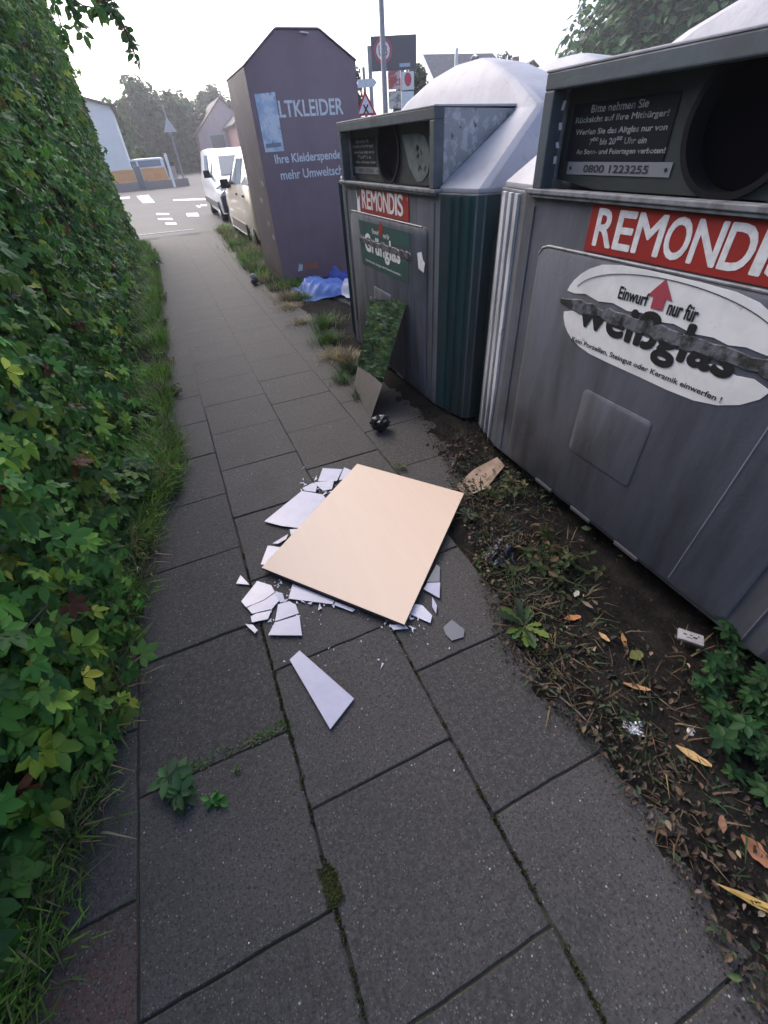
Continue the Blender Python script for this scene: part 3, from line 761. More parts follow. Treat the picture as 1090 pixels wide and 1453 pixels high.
# ------------------------------------------------------------------ clothes bank
def clothes_bank():
    X0, X1, Y0, Y1 = 1.415, 2.79, 7.03, 8.35
    root = thing('clothes_bank', 'tall dark purple clothes donation container with white lettering and a chamfered roof', 'clothes container', (X0, Y0, 0))
    w = X1-X0; d = Y1-Y0
    prof = [(0, .03), (w, .03), (w, 2.30), (w-.44, 2.56), (.43, 2.56), (0, 2.27)]
    b = MB(); b.prism([(x, 0, z) for x, z in prof], [(x, d, z) for x, z in prof])
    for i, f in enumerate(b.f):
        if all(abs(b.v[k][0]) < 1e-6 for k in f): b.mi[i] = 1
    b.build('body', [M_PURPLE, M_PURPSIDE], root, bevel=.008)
    b = MB()
    for (xa, za), (xb, zb) in zip(prof[2:], prof[3:]):
        nx, nz_ = (za-zb), (xb-xa); L_ = math.hypot(nx, nz_); nx, nz_ = -nx/L_*-.015, -nz_/L_*.015
        b.prism([(xa, -.02, za), (xb, -.02, zb), (xb-nx, -.02, zb+abs(nz_)), (xa-nx, -.02, za+abs(nz_))], [(xa, d+.02, za), (xb, d+.02, zb), (xb-nx, d+.02, zb+abs(nz_)), (xa-nx, d+.02, za+abs(nz_))])
    b.build('roof_sheet', pm('roof_sheet_purple', (.13, .10, .13), .5), root, bevel=.003)
    U, V = (1, 0, 0), (0, 0, 1)
    def card(poly, name, m, y=-.001, th=.002):
        b = MB(); b.prism([(x, y, z) for x, z in poly], [(x, y-th, z) for x, z in poly]); return b.build(name, m, root)
    text('ALTKLEIDER', M_WINK, root, (.205, -.0035, 1.835), U, V, .95, .145, bold=.025)
    text('Ihre Kleiderspende für', M_WINK, root, (.175, -.0035, 1.375), U, V, 1.06, .115, bold=.025)
    text('mehr Umweltschutz', M_WINK, root, (.215, -.0035, 1.235), U, V, 1.02, .095, bold=.025)
    po = card([(.062, 2.045), (.312, 2.058), (.312, 1.52), (.07, 1.52)], 'poster', pm('poster_blue', (.42, .50, .66), .5, col2=(.70, .72, .78), nscale=7, lo=.4, hi=.55, col3=(.16, .30, .55), n3=9, lo3=.58, hi3=.66), -.004)
    card([(.09, 1.60), (.285, 1.605), (.285, 1.565), (.09, 1.56)], 'poster_strip', pm('poster_grey', (.25, .26, .32), .6), -.0065, .001)
    card([(.23, .165), (.30, .165), (.32, .25), (.285, .24), (.272, .27), (.25, .21)], 'logo_figure', M_WINK)
    text('AWB', pm('logo_orange', (.55, .16, .05), .5), root, (.335, -.0035, .165), U, V, .215, .085, bold=.04)
    b = MB(); b.box((w-.44-.18, -.02, 2.53), (.10, .05, .012), ry=.1); b.build('flap_hinge', M_WHITE, root, bevel=.002)
    b = MB()
    for z, yy in ((1.2, .2), (1.0, .5), (.75, .3), (.6, .15)): b.box((-.002, yy, z), (.003, .12, .05), rx=.2)
    pieces(b.build('scuff', M_PATCH, root))
clothes_bank()

# ------------------------------------------------------------------ cars
def wheel(parent, x, y, r, sgn):
    b = MB(); n = 24
    rg = lambda R, xx: [(xx, y+R*math.cos(2*math.pi*k/n), r+R*math.sin(2*math.pi*k/n)) for k in range(n)]
    b.loft([rg(r*.62, x), rg(r*.93, x), rg(r, x-sgn*.03), rg(r, x-sgn*.17), rg(r*.93, x-sgn*.2)]); w = b.build('tyre', M_TYRE, parent, smooth=True)
    b = MB(); b.loft([rg(r*.60, x+sgn*.006), rg(r*.5, x-sgn*.01), rg(r*.12, x+sgn*.004)]); b.build('rim', M_CHROME, w, smooth=True)
def car(name, label, loc, rz, st, paint, trim, wheel_y, wr, glass_side, ws, extra=None, cat='car', group=None):
    """st: stations (y, half width, z_bottom, z_belt, z_top, half width at top). front at -y."""
    root = thing(name, label, cat, loc, rz, group)
    b = MB(); rings = []
    for y, w, zb, zm, zt, wt in st:
        za = zb+.12
        rings.append([(-w*.94, y, zb), (-w, y, za+.1), (-w*1.0, y, (za+zm)/2+.05), (-w*.965, y, zm), (-wt, y, zt-.03), (-wt*.86, y, zt), (wt*.86, y, zt), (wt, y, zt-.03), (w*.965, y, zm), (w*1.0, y, (za+zm)/2+.05), (w, y, za+.1), (w*.94, y, zb)])
    b.loft(rings); b.build('body', paint, root, smooth=True, flat_angle=50)
    def P(i, sgn, t):                        # point on the tumblehome between belt and roof
        y, w, zb, zm, zt, wt = st[i]; return Vector((sgn*(w*.965+(wt-w*.965)*t), y, zm+(zt-.03-zm)*t))
    for sgn in (-1, 1):
        for (i0, i1) in glass_side:
            q = [P(i0, sgn, .08), P(i1, sgn, .08), P(i1, sgn, .86), P(i0, sgn, .86)]
            c = sum(q, Vector())/4; q = [c+(p-c)*.9 for p in q]
            b = MB(); o = Vector((sgn*.012, 0, .002)); b.prism([p-o for p in q], [p+o for p in q]); b.build('side_window', M_GLASS, root)
        for y in wheel_y: wheel(root, sgn*(st[2][1]+.006), y, wr, sgn)
    i0, i1 = ws                             # windscreen between station i0 (base) and i1 (top)
    a, c = st[i0], st[i1]
    q = [Vector((-a[5]*.92, a[0], a[4])), Vector((a[5]*.92, a[0], a[4])), Vector((c[5]*.84, c[0], c[4])), Vector((-c[5]*.84, c[0], c[4]))]
    m = sum(q, Vector())/4; q = [m+(p-m)*.9 for p in q]; nn = (q[1]-q[0]).cross(q[3]-q[0]).normalized()*.014
    b = MB(); b.prism([p-nn for p in q], [p+nn for p in q]); b.build('windscreen', M_GLASS, root)
    return root
M_CREAM = pm('cream_car_paint', (.60, .52, .42), .3, col2=(.55, .48, .39), nscale=2, coat=.5)
M_VANW = pm('white_car_paint', (.72, .72, .74), .3, coat=.5)
def mirror_part(root, x, y, z, sgn, m):
    b = MB(); b.box((x+sgn*.09, y, z), (.18, .10, .17)); b.box((x, y+.02, z-.05), (.08, .05, .05)); b.build('wing_mirror', m, root, bevel=.02)
# cream car, seen from its side, front pointing away (built front at -y then turned round)
st = [(-2.15, .55, .35, .62, .66, .45), (-2.05, .76, .22, .72, .76, .6), (-1.6, .83, .18, .86, .92, .66), (-1.05, .85, .17, .93, 1.0, .68), (-.35, .86, .17, .96, 1.50, .60), (.3, .86, .17, .98, 1.58, .63), (1.0, .86, .17, 1.0, 1.58, .63), (1.75, .84, .2, 1.0, 1.50, .60), (2.05, .78, .25, .95, 1.1, .6), (2.12, .7, .35, .85, .9, .5)]
cream = car('parked_car', 'cream hatchback parked half hidden behind the purple clothes container', (2.50, 11.85, 0), math.pi, st, M_CREAM, None, (-1.35, 1.3), .31, ((3, 4), (4, 5), (5, 6), (6, 7)), (3, 4), group='cars parked along the street')
for sgn in (-1, 1):
    mirror_part(cream, sgn*.80, -.78, 1.02, sgn, M_TYRE)
    for y in (.35, 1.15):
        b = MB(); b.box((sgn*.845, y, .88), (.03, .16, .035)); b.build('door_handle', M_TYRE, cream, bevel=.008)
    b = MB(); b.box((sgn*.865, 0, .30), (.03, 1.9, .20)); b.build('sill_trim', pm('sill_grey', (.10, .095, .09), .6), cream, bevel=.01)
    b = MB(); b.box((sgn*.885, 0, .21), (.02, 1.9, .02)); b.build('sill_strip', M_CHROME, cream, bevel=.004)
    b = MB(); b.box((sgn*.52, -2.06, .68), (.3, .1, .13)); b.build('headlight', M_GLASS, cream, bevel=.03)
b = MB(); b.box((0, -2.08, .38), (1.45, .16, .3)); b.build('bumper', pm('bumper_dark', (.03, .03, .04), .5), cream, bevel=.04)
# white van facing the camera
st = [(0, .60, .40, .64, .74, .55), (.08, .82, .24, .78, .86, .70), (.35, .88, .20, .88, .97, .73), (.70, .90, .20, .94, 1.05, .74), (1.35, .90, .20, 1.0, 1.50, .66), (1.8, .90, .2, 1.02, 1.64, .70), (2.6, .90, .2, 1.02, 1.67, .72), (3.6, .90, .2, 1.02, 1.66, .72), (4.2, .86, .3, 1.0, 1.5, .68)]
van = car('parked_van', 'white van parked facing the viewer behind the cream car', (2.62, 15.3, 0), 0, st, M_VANW, None, (.85, 3.3), .33, ((3, 4), (4, 5), (5, 6)), (3, 4), cat='van', group='cars parked along the street')
for sgn in (-1, 1):
    mirror_part(van, sgn*.88, .95, 1.12, sgn, M_TYRE)
    b = MB(); b.prism([(sgn*.50, .04, .68), (sgn*.80, .10, .70), (sgn*.88, .36, .80), (sgn*.72, .20, .88), (sgn*.55, .08, .82)], [(sgn*.50, -.03, .68), (sgn*.84, .02, .70), (sgn*.92, .36, .80), (sgn*.76, .12, .90), (sgn*.55, 0, .84)])
    b.build('headlight', pm('headlight_lens', (.45, .46, .5), .15, coat=.8), van, bevel=.01)
    b = MB(); b.box((sgn*.92, 2.1, .42), (.03, 3.4, .16)); b.build('side_trim', pm('bumper_dark', (.03, .03, .04), .5), van, bevel=.01)
b = MB(); b.box((0, .03, .46), (1.72, .22, .40)); b.build('bumper', pm('bumper_dark', (.03, .03, .04), .5), van, bevel=.04)
b = MB(); b.box((0, -.01, .68), (.9, .10, .10)); b.build('grille', pm('bumper_dark', (.03, .03, .04), .5), van, bevel=.02)

# ------------------------------------------------------------------ board and mirror pieces
s7 = lambda a, c: (310+a/2.868, 630+c/2.868)
bc = [at(*s7(*p), z=.036) for p in ((565, 80), (1000, 200), (757, 735), (175, 503))]
b = MB(); b.prism([p-Vector((0, 0, .016)) for p in bc], bc)
b.mi = [1 if i != 1 else 0 for i in range(len(b.f))]
o = bc[3].copy(); b.v = [tuple(Vector(v)-o) for v in b.v]
bd = b.build('wooden_board', [M_BOARD, M_BEDGE], loc=o, bevel=.0012)
tag(bd, 'beech coloured cabinet back board lying flat on the pavement over mirror shards', 'board')

def ground_poly(name, px, z0, th, mat, label, cat, group=None, tf=s7, tilt=0):
    pts = [at(*tf(*p), z=z0) for p in px]
    c = sum(pts, Vector())/len(pts)
    q = [p-c for p in pts]
    if tilt:
        for p in q: p.z += tilt*p.x
    b = MB(); b.prism([p-Vector((0, 0, th)) for p in q], q)
    o = b.build(name, mat, loc=c)
    return tag(o, label, cat, group)
SH = [
 ([(187, 315), (340, 190), (425, 205), (445, 232), (400, 262), (360, 330), (325, 342), (255, 333)], 'large wedge shaped mirror shard sticking out from the left side of the board'),
 ([(425, 98), (505, 102), (482, 150), (405, 152)], 'squarish mirror shard at the far left corner of the board'),
 ([(512, 95), (545, 108), (520, 142), (490, 146)], 'narrow mirror shard tucked under the far corner of the board'),
 ([(342, 178), (385, 158), (402, 172), (395, 196), (350, 188)], 'small crushed mirror shard beside the tip of the large wedge shard'),
 ([(388, 155), (470, 150), (462, 184), (425, 189), (406, 172)], 'small bright crushed shard just below the squarish far shard'),
 ([(220, 405), (283, 366), (276, 386), (242, 406)], 'thin sliver of mirror between the large wedge and the left board corner'),
 ([(201, 413), (262, 421), (202, 492), (172, 490)], 'mirror shard under the left corner of the board'),
 ([(290, 348), (325, 344), (300, 392)], 'tiny triangular shard under the left edge of the board'),
 ([(72, 568), (90, 533), (127, 572)], 'small triangular mirror shard lying alone left of the shard cluster'),
 ([(93, 640), (158, 557), (215, 575), (229, 602), (185, 634), (112, 664)], 'rounded mirror shard at the top of the left shard cluster'),
 ([(118, 668), (235, 602), (256, 626), (217, 671), (137, 691)], 'long middle piece of the left shard cluster'),
 ([(131, 702), (152, 690), (216, 677), (201, 712), (137, 725)], 'lower left fragment of the left shard cluster'),
 ([(233, 597), (262, 612), (271, 640), (252, 645), (237, 622)], 'small chipped shard on the right of the cluster toward the board'),
 ([(243, 652), (290, 640), (315, 655), (327, 688), (231, 722)], 'upper half of the cracked shield shaped mirror piece'),
 ([(229, 727), (329, 695), (340, 778), (203, 778)], 'lower half of the cracked shield shaped mirror piece with straight bottom edge'),
 ([(108, 732), (140, 735), (160, 757), (148, 770)], 'small pointed shard below the left cluster'),
 ([(302, 568), (472, 638), (465, 652), (285, 628)], 'long shard along the near edge of the board'),
 ([(475, 641), (557, 672), (545, 682), (475, 656)], 'short sliver along the middle of the near board edge'),
 ([(330, 840), (552, 1035), (455, 1160), (290, 878)], 'biggest single mirror shard, tapered, lying nearest to the viewer'),
 ([(850, 565), (902, 563), (900, 627), (835, 590)], 'mirror shard poking out from the right edge of the board'),
 ([(870, 622), (890, 658), (886, 690), (870, 662)], 'slim curved sliver right of the board'),
 ([(795, 650), (830, 656), (870, 698), (862, 728), (778, 690)], 'streaked broken shard at the near right edge of the board'),
 ([(697, 735), (760, 736), (772, 750), (712, 755)], 'small crumbled shard under the nearest corner of the board'),
]
for k, (px, lb) in enumerate(SH):
    crushed = k in (3, 4, 12, 21, 22)
    under = k in (0, 1, 2, 6, 16, 19)
    ground_poly('mirror_shard', px, .0115+.0007*(k % 5), .004, M_SHARDW if crushed else M_SHARD, lb, 'glass shard', 'shards of the broken mirror', tilt=rnd.uniform(-.02, .02) if not crushed else .03)
ground_poly('glass_shard', [(915, 745), (950, 715), (1002, 755), (998, 785), (950, 800), (925, 775)], .0085, .003, M_DARKG, 'dark transparent glass piece on the slab right of the board', 'glass shard')
ground_poly('glass_shard', [(888, 490), (902, 500), (900, 560), (848, 562)], .0085, .003, M_DARKG, 'dark glass strip along the right board edge above a white shard', 'glass shard')
b = MB(); rs = np.random.RandomState(8)
for k in range(230):
    if k < 70: a, c = rs.normal(420, 45), rs.normal(175, 25)
    elif k < 130: a, c = rs.normal(260, 60), rs.normal(640, 45)
    elif k < 170: a, c = rs.normal(760, 60), rs.normal(715, 30)
    elif k < 185: a, c = rs.normal(420, 40), rs.normal(650, 18)
    else: a, c = rs.uniform(250, 950), rs.uniform(560, 900)
    p = at(*s7(a, c), z=.008); s_ = abs(rs.normal(0, .0035))+.0012
    if k < 185: s_ *= 1.5
    b.add([p+Vector((rs.normal(0, s_), rs.normal(0, s_), rs.uniform(0, .004))) for i in range(4)], [(0, 1, 2), (1, 2, 3)])
stuff(b.build('glass_crumbs', M_SHARDW))

# leaning mirror
def leaning_mirror():
    B0 = at(501.6, 552, z=.004); B1 = at(527, 592, z=.004)
    T1 = at(577, 431, x=1.428)
    n = (B1-B0).cross(T1-B0).normalized()
    d = ray(528, 403); t = ((B0-Vector((0, 0, EYE))).dot(n))/d.dot(n); T0 = Vector((0, 0, EYE))+d*t
    # slightly ragged broken outline
    mid = lambda a, c, f, j: a.lerp(c, f)+(n.cross(c-a)).normalized()*j
    poly = [B0, mid(B0, B1, .5, .004), B1, mid(B1, T1, .4, -.006), mid(B1, T1, .75, .004), T1, mid(T1, T0, .5, .008), T0, mid(T0, B0, .5, .004)]
    if n.x > 0: n = -n
    o = B1.copy(); b = MB()
    b.prism([p-o for p in poly], [p-o-n*.004 for p in poly])
    for i, f in enumerate(b.f):
        if i != 0: b.mi[i] = 1
    m = b.build('leaning_mirror', [M_MIRROR, pm('mirror_backing', (.04, .04, .045), .6)], loc=o)
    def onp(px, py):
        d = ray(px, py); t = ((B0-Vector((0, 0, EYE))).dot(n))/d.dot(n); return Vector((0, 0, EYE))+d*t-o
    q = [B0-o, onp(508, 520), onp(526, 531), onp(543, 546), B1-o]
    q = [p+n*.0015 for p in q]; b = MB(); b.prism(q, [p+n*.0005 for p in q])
    b.build('painted_reflection', pm('paving_reflection_grey', (.115, .105, .10), .5, col2=(.09, .085, .08), nscale=12), m)  # matte piece over the mirror, the pavement's reflection put into its colour
    tag(m, 'broken mirror pane leaning against the dark green container, reflecting the hedge', 'mirror')
leaning_mirror()

# ------------------------------------------------------------------ litter
def crumple(name, c, size, mat, label, cat, seed, flat=.5, sub=3, amp=.35, freq=3.0, group=None):
    bm = bmesh.new(); bmesh.ops.create_icosphere(bm, subdivisions=sub, radius=1)
    for v in bm.verts:
        d = 1+amp*noise.noise(v.co*freq+Vector((seed, seed*2, 0)))+amp*.6*abs(noise.noise(v.co*freq*2.3+Vector((0, seed, 3))))
        v.co = Vector((v.co.x*size[0]*d, v.co.y*size[1]*d, v.co.z*size[2]*d))
    z0 = min(v.co.z for v in bm.verts)
    for v in bm.verts: v.co.z -= z0
    me = D.meshes.new(name); bm.to_mesh(me); bm.free(); me.materials.append(mat)
    o = D.objects.new(name, me); COL.objects.link(o); o.location = c
    return tag(o, label, cat, group)
crumple('dog_waste_bag', at(540, 610, z=.0), (.065, .05, .05), M_PLASTIC, 'small tied black plastic bag at the foot of the leaning mirror', 'bag', 3, amp=.45)
def crumpled_sheet(name, c, sx, sy, h, mat, label, cat, seed):
    n = 34; V = []; F = []
    for i in range(n):
        for j in range(n):
            u, v = i/(n-1)*2-1, j/(n-1)*2-1; R_ = max(abs(u), abs(v))
            f = abs(nz(u*1.9, v*1.9, 1, seed))+.6*abs(nz(u*3.7+v, v*3.7, 1, seed+4))+.35*abs(nz(u*7, v*7, 1, seed+8))
            x = sx*(u*(.8+.25*nz(u, v, 1.5, seed+1))+.12*nz(u*3, v*3, 1, seed+2)); y = sy*(v*(.8+.25*nz(u, v, 1.5, seed+5))+.12*nz(u*3, v*3, 1, seed+6))
            V.append((x, y, max(.002, h*(f*1.5*(1-.5*R_**3)+.05))))
    for i in range(n-1):
        for j in range(n-1): F.append((i*n+j, (i+1)*n+j, (i+1)*n+j+1, i*n+j+1))
    o = np_mesh(name, V, F, mat, loc=c); o.rotation_euler = (0, 0, seed); return tag(o, label, cat)
crumpled_sheet('plastic_film', at(712, 790, z=.008), .085, .10, .034, pm('dark_film', (.007, .007, .012), .35, spec=.5), 'crumpled dark plastic film lying among the weeds right of the board', 'plastic film', 8.3)
crumpled_sheet('foil_wrapper', at(899, 1034, z=.012), .040, .028, .013, pm('foil', (.66, .66, .70), .35, .35, col2=(.6, .1, .18), nscale=30, lo=.62, hi=.68), 'crumpled silver foil wrapper with red marks on the verge', 'wrapper', 2.6)
b = MB(); n = 20
rg = lambda R, z: [(R*math.cos(2*math.pi*k/n), R*math.sin(2*math.pi*k/n), z) for k in range(n)]
b.loft([rg(.0135, 0), rg(.0145, .003), rg(.0125, .007), rg(.007, .0075), rg(.006, .0055), rg(.003, .0055)])
cap = b.build('bottle_cap', pm('cap_white', (.62, .62, .64), .4, col2=(.4, .4, .42), nscale=80), loc=at(980, 1039, z=.024), smooth=True); cap.rotation_euler = (.3, .15, 0)
tag(cap, 'small round white bottle cap near the ferns on the right', 'cap')
pk = thing('cardboard_packet', 'small white printed packet lying under the edge of the grey container', 'packet', at(979, 906, z=.03), RA(-52))
b = MB(); b.box((0, 0, .006), (.085, .05, .012)); b.build('carton', pm('carton_grey', (.36, .36, .38), .7, col2=(.27, .26, .27), nscale=30), pk, bevel=.002)
b = MB()
for x, y, w, h in ((-.02, .004, .012, .006), (0, .006, .01, .004), (.014, 0, .014, .008), (-.005, -.008, .02, .003), (.025, .01, .006, .006)): b.box((x, y, .0125), (w, h, .0006))
b.build('print', M_INK, pk)
# curled cardboard piece
q = [(648, 687), (672, 668), (705, 652), (716, 662), (690, 694), (662, 701)]
pts = [at(*p, z=.03) for p in q]; c = sum(pts, Vector())/6
b = MB(); zz = [.0, .022, .03, .02, .02, -.004]
top = [p-c+Vector((0, 0, h)) for p, h in zip(pts, zz)]
b.prism([p-Vector((0, 0, .004)) for p in top], top)
tag(b.build('cardboard_piece', pm('cardboard', (.34, .25, .19), .85, col2=(.25, .18, .13), nscale=9, col3=(.06, .04, .03), n3=18, lo3=.62, hi3=.68), loc=c-Vector((0, 0, .012))), 'torn dirty cardboard piece behind the far right corner of the board', 'cardboard')
# tipped cup
cup = thing('paper_cup', 'small dark tipped cup with white rim on the grass edge before the purple container', 'cup', at(362, 404, z=0))
b = MB(); n = 18
rx_ = lambda R, x: [(x, R*math.cos(2*math.pi*k/n), R*math.sin(2*math.pi*k/n)+.05) for k in range(n)]
b.loft([rx_(.035, -.06), rx_(.048, .06), rx_(.044, .06), rx_(.032, -.05)]); cc = b.build('wall', pm('cup_dark', (.03, .028, .028), .5), cup, smooth=True); cc.rotation_euler = (0, 0, 1.2)
b = MB(); b.loft([rx_(.050, .055), rx_(.052, .065), rx_(.047, .068)]); cc = b.build('rim', M_WHITE, cup, smooth=True); cc.rotation_euler = (0, -.5, 1.2); cc.location = (0, 0, .03)
# blue cloth heap
def cloth(name, c, sx, sy, h, mat, label, seed):
    n = 40; V = []; F = []
    for i in range(n):
        for j in range(n):
            u, v = i/(n-1)*2-1, j/(n-1)*2-1
            r_ = math.hypot(u, v); e = max(0, 1-r_**2.2)
            w1 = nz(u, v, 1.3, seed+2); ph = 9*(u*math.cos(seed)+v*math.sin(seed))+5*w1
            z = h*min(1, e*1.7)*(.55+.3*nz(u, v, 1.7, seed)) + h*.26*min(1, e*3)*(1-abs(math.sin(ph)))*(.5+nz(u, v, 1.1, seed+7)) + .012*nz(u, v, 7, seed)
            V.append((u*sx*(1+.2*nz(u, v, 2, seed+9)), v*sy*(1+.2*nz(u, v, 2, seed+3)), max(.004, z)))
    for i in range(n-1):
        for j in range(n-1): F.append((i*n+j, (i+1)*n+j, (i+1)*n+j+1, i*n+j+1))
    o = np_mesh(name, V, F, mat, loc=c, smooth=True); return tag(o, label, 'clothing', 'textiles dumped by the clothes container')
M_BLUE = pm('blue_cloth', (.14, .25, .62), .5, col2=(.10, .18, .5), nscale=6)
o = cloth('blue_cloth', Vector((1.80, 6.35, .02)), .36, .42, .20, M_BLUE, 'light blue plastic sheet or garment heaped before the purple clothes container', 2.3)
o = cloth('white_cloth', Vector((2.16, 6.05, .02)), .22, .28, .20, pm('white_cloth', (.62, .62, .72), .7), 'white rag in the heap beside the light blue garment', 6.1)
o = cloth('dark_blue_cloth', Vector((2.12, 6.5, .02)), .22, .20, .26, pm('navy_cloth', (.05, .08, .38), .7), 'deep blue rag in the heap behind the white rag', 9.1)
# twig
b = MB()
tw = [at(*p, z=.022) for p in ((742, 958), (775, 975), (800, 993), (822, 1012), (842, 1033), (856, 1052))]
b.tube([p-tw[0] for p in tw], [.0035, .0032, .003, .0028, .0024, .0016], 6)
tw2 = [at(*p, z=.02) for p in ((838, 1028), (846, 1045), (853, 1062))]; b.tube([p-tw[0] for p in tw2], [.0022, .0018, .0012], 5)
tag(b.build('twig', pm('twig_pale', (.16, .135, .11), .8, col2=(.09, .07, .055), nscale=60), loc=tw[0], smooth=True), 'thin forked twig lying on the slab edge of the right verge', 'twig')

# dry leaves: individual
def dry_leaf(px, py, L, wd, rz, colr, label, z=.03, curl=.5):
    V = []; F = []; n = 7
    for i in range(n):
        t = i/(n-1); w = wd*math.sin(math.pi*min(1, t*.92+.06))**.8*(1+.15*math.sin(i*2.3))
        zz = curl*L*.22*(t-.4)**2*2
        V += [(-w/2, t*L-L/2, zz+abs(w)*.25*curl), (0, t*L-L/2, zz), (w/2, t*L-L/2, zz+abs(w)*.18*curl)]
    for i in range(n-1): F += [(3*i, 3*i+1, 3*i+4, 3*i+3), (3*i+1, 3*i+2, 3*i+5, 3*i+4)]
    rs_ = np.random.RandomState(int(px)); t = np.array([colr])*np.exp(rs_.normal(0, .12, (len(V), 1)))
    o = np_mesh('dead_leaf', V, F, M_DRYLEAF, tint=t, loc=at(px, py, z=z), smooth=True); o.rotation_euler = (rs_.uniform(-.15, .15), rs_.uniform(-.2, .2), rz)
    return tag(o, label, 'leaf', 'fallen leaves on the right verge')
ORG = (.42, .17, .06); TAN = (.45, .27, .12); YEL = (.30, .26, .06); GRN = (.07, .10, .03)
for a in [(812, 877, .075, .03, 1.35, ORG, 'curled orange leaf right of the dandelion'), (857, 904, .05, .022, .1, TAN, 'upright tan leaf beside the orange curled one'),
          (885, 908, .055, .02, -.5, (.36, .18, .06), 'thin brown orange leaf below the packet'), (902, 930, .06, .04, 1.5, (.13, .14, .035), 'flat olive green leaf on the verge below the dead leaves'),
          (903, 975, .085, .022, .75, (.36, .2, .09), 'long rusty brown leaf above the foil wrapper'), (983, 1073, .10, .03, .5, (.5, .33, .14), 'large yellow tan leaf under the bottle cap'),
          (1072, 1208, .085, .05, .2, (.34, .15, .07), 'rust coloured leaf at the right image edge'), (1062, 1275, .14, .016, .75, (.42, .28, .08), 'long straw yellow leaf blade at the lower right edge'),
          (1075, 1285, .13, .012, .7, (.34, .22, .06), 'second straw blade alongside the long yellow one'), (752, 868, .03, .02, .5, (.3, .16, .07), 'small brown leaf just above the dandelion'),
          (792, 826, .03, .018, 1.0, (.45, .22, .08), 'tiny orange leaf between the plastic film and the container'), (818, 843, .04, .022, 2.0, (.35, .33, .28), 'pale withered leaf above the orange curled leaf'),
          (833, 858, .05, .02, .3, (.20, .15, .12), 'greyish curled leaf right above the orange leaf'), (1025, 1170, .05, .02, 2.2, (.2, .1, .06), 'dark brown leaf below the ferns'), (832, 750, .045, .035, .9, (.09, .13, .06), 'dusty green leaf beside the bottom edge of the grey container')]:
    dry_leaf(*a)
# countless litter
rs = np.random.RandomState(12)
m = 2600; yy = rs.uniform(-.6, 2.1, m); xx = np.array([edge_r(a) for a in yy])+np.abs(rs.normal(0, .24, m))-.05
P = np.stack([xx, yy, .022+.012*rs.uniform(0, 1, m)], 1)
LT = (leaflets(1, .32, .5, .3), np.array([(0, 1, 2, 3), (0, 3, 4, 5)]))
V, F, t = scatter(LT, P, rs.normal(0, .5, (m, 3))+(0, 0, 1), rs.normal(0, 1, (m, 3))*(1, 1, .2), rs.uniform(.006, .030, m), palette(m, [(.07, .042, .026), (.03, .022, .017), (.13, .08, .045), (.03, .055, .018), (.20, .15, .11)], [.3, .4, .1, .25, .05], rs))
stuff(np_mesh('leaf_litter', V, F, M_DRYLEAF, tint=t))
m = 7500; yy = rs.uniform(-.6, 2.6, m); xx = np.array([edge_r(a) for a in yy])+np.where(rs.uniform(0, 1, m) < .86, np.abs(rs.normal(0, .26, m)), -np.abs(rs.normal(0, .028, m)))-.02
P = np.stack([xx, yy, .004+.022*rs.uniform(0, 1, m)*np.clip((xx-.72)*6, .1, 1)-.04*np.clip(np.abs(xx-.85)-.35, 0, .4)], 1)
V, F, t = scatter(LT, P, rs.normal(0, 1, (m, 3)), rs.normal(0, 1, (m, 3)), rs.uniform(.003, .013, m), palette(m, [(.024, .02, .017), (.042, .035, .029), (.065, .055, .045)], [.4, .45, .15], rs))
stuff(np_mesh('soil_crumbs', V, F, M_SOILBIT, tint=t))
m = 260; yy = rs.uniform(-.3, 6, m); xx = rs.uniform(-.4, 1.0, m)
P = np.stack([xx, yy, np.full(m, .006)], 1)
V, F, t = scatter(LT, P, rs.normal(0, .3, (m, 3))+(0, 0, 1), rs.normal(0, 1, (m, 3))*(1, 1, .1), rs.uniform(.004, .010, m), palette(m, [(.30, .28, .26), (.12, .09, .06), (.5, .5, .5), (.08, .1, .04)], [.4, .3, .15, .15], rs))
stuff(np_mesh('pavement_grit', V, F, M_DRYLEAF, tint=t))

# ------------------------------------------------------------------ weeds
def rosette(label, c, n, L, colr, seed, name='dandelion', cat='weed'):
    rs = np.random.RandomState(seed); V = []; F = []; T = []
    for k in range(n):
        a = 6.283*k/n+rs.normal(0, .25); l = L*rs.uniform(.55, 1.1); el = rs.uniform(.15, .9)
        cc = np.array(colr[rs.randint(len(colr))])*np.exp(rs.normal(0, .2))
        m_ = 11; o = len(V)
        for i in range(m_):
            t = i/(m_-1); w = l*.16*(.25+1.25*t)*(1 if i % 2 else .55)*(1-max(0, t-.8)*4.6)
            rr_ = l*t*math.cos(el*(1-t*.7)); z = l*(math.sin(el)*t-.5*t*t*math.sin(el))+.012
            x, y = rr_*math.cos(a), rr_*math.sin(a); nx, ny = -math.sin(a), math.cos(a)
            V += [(x-nx*w, y-ny*w, z+w*.3), (x, y, z), (x+nx*w, y+ny*w, z+w*.3)]; T += [cc]*3
        for i in range(m_-1): F += [(o+3*i, o+3*i+1, o+3*i+4, o+3*i+3), (o+3*i+1, o+3*i+2, o+3*i+5, o+3*i+4)]
    o = np_mesh(name, V, F, M_LEAF, tint=np.array(T), loc=c, smooth=True); return tag(o, label, cat)
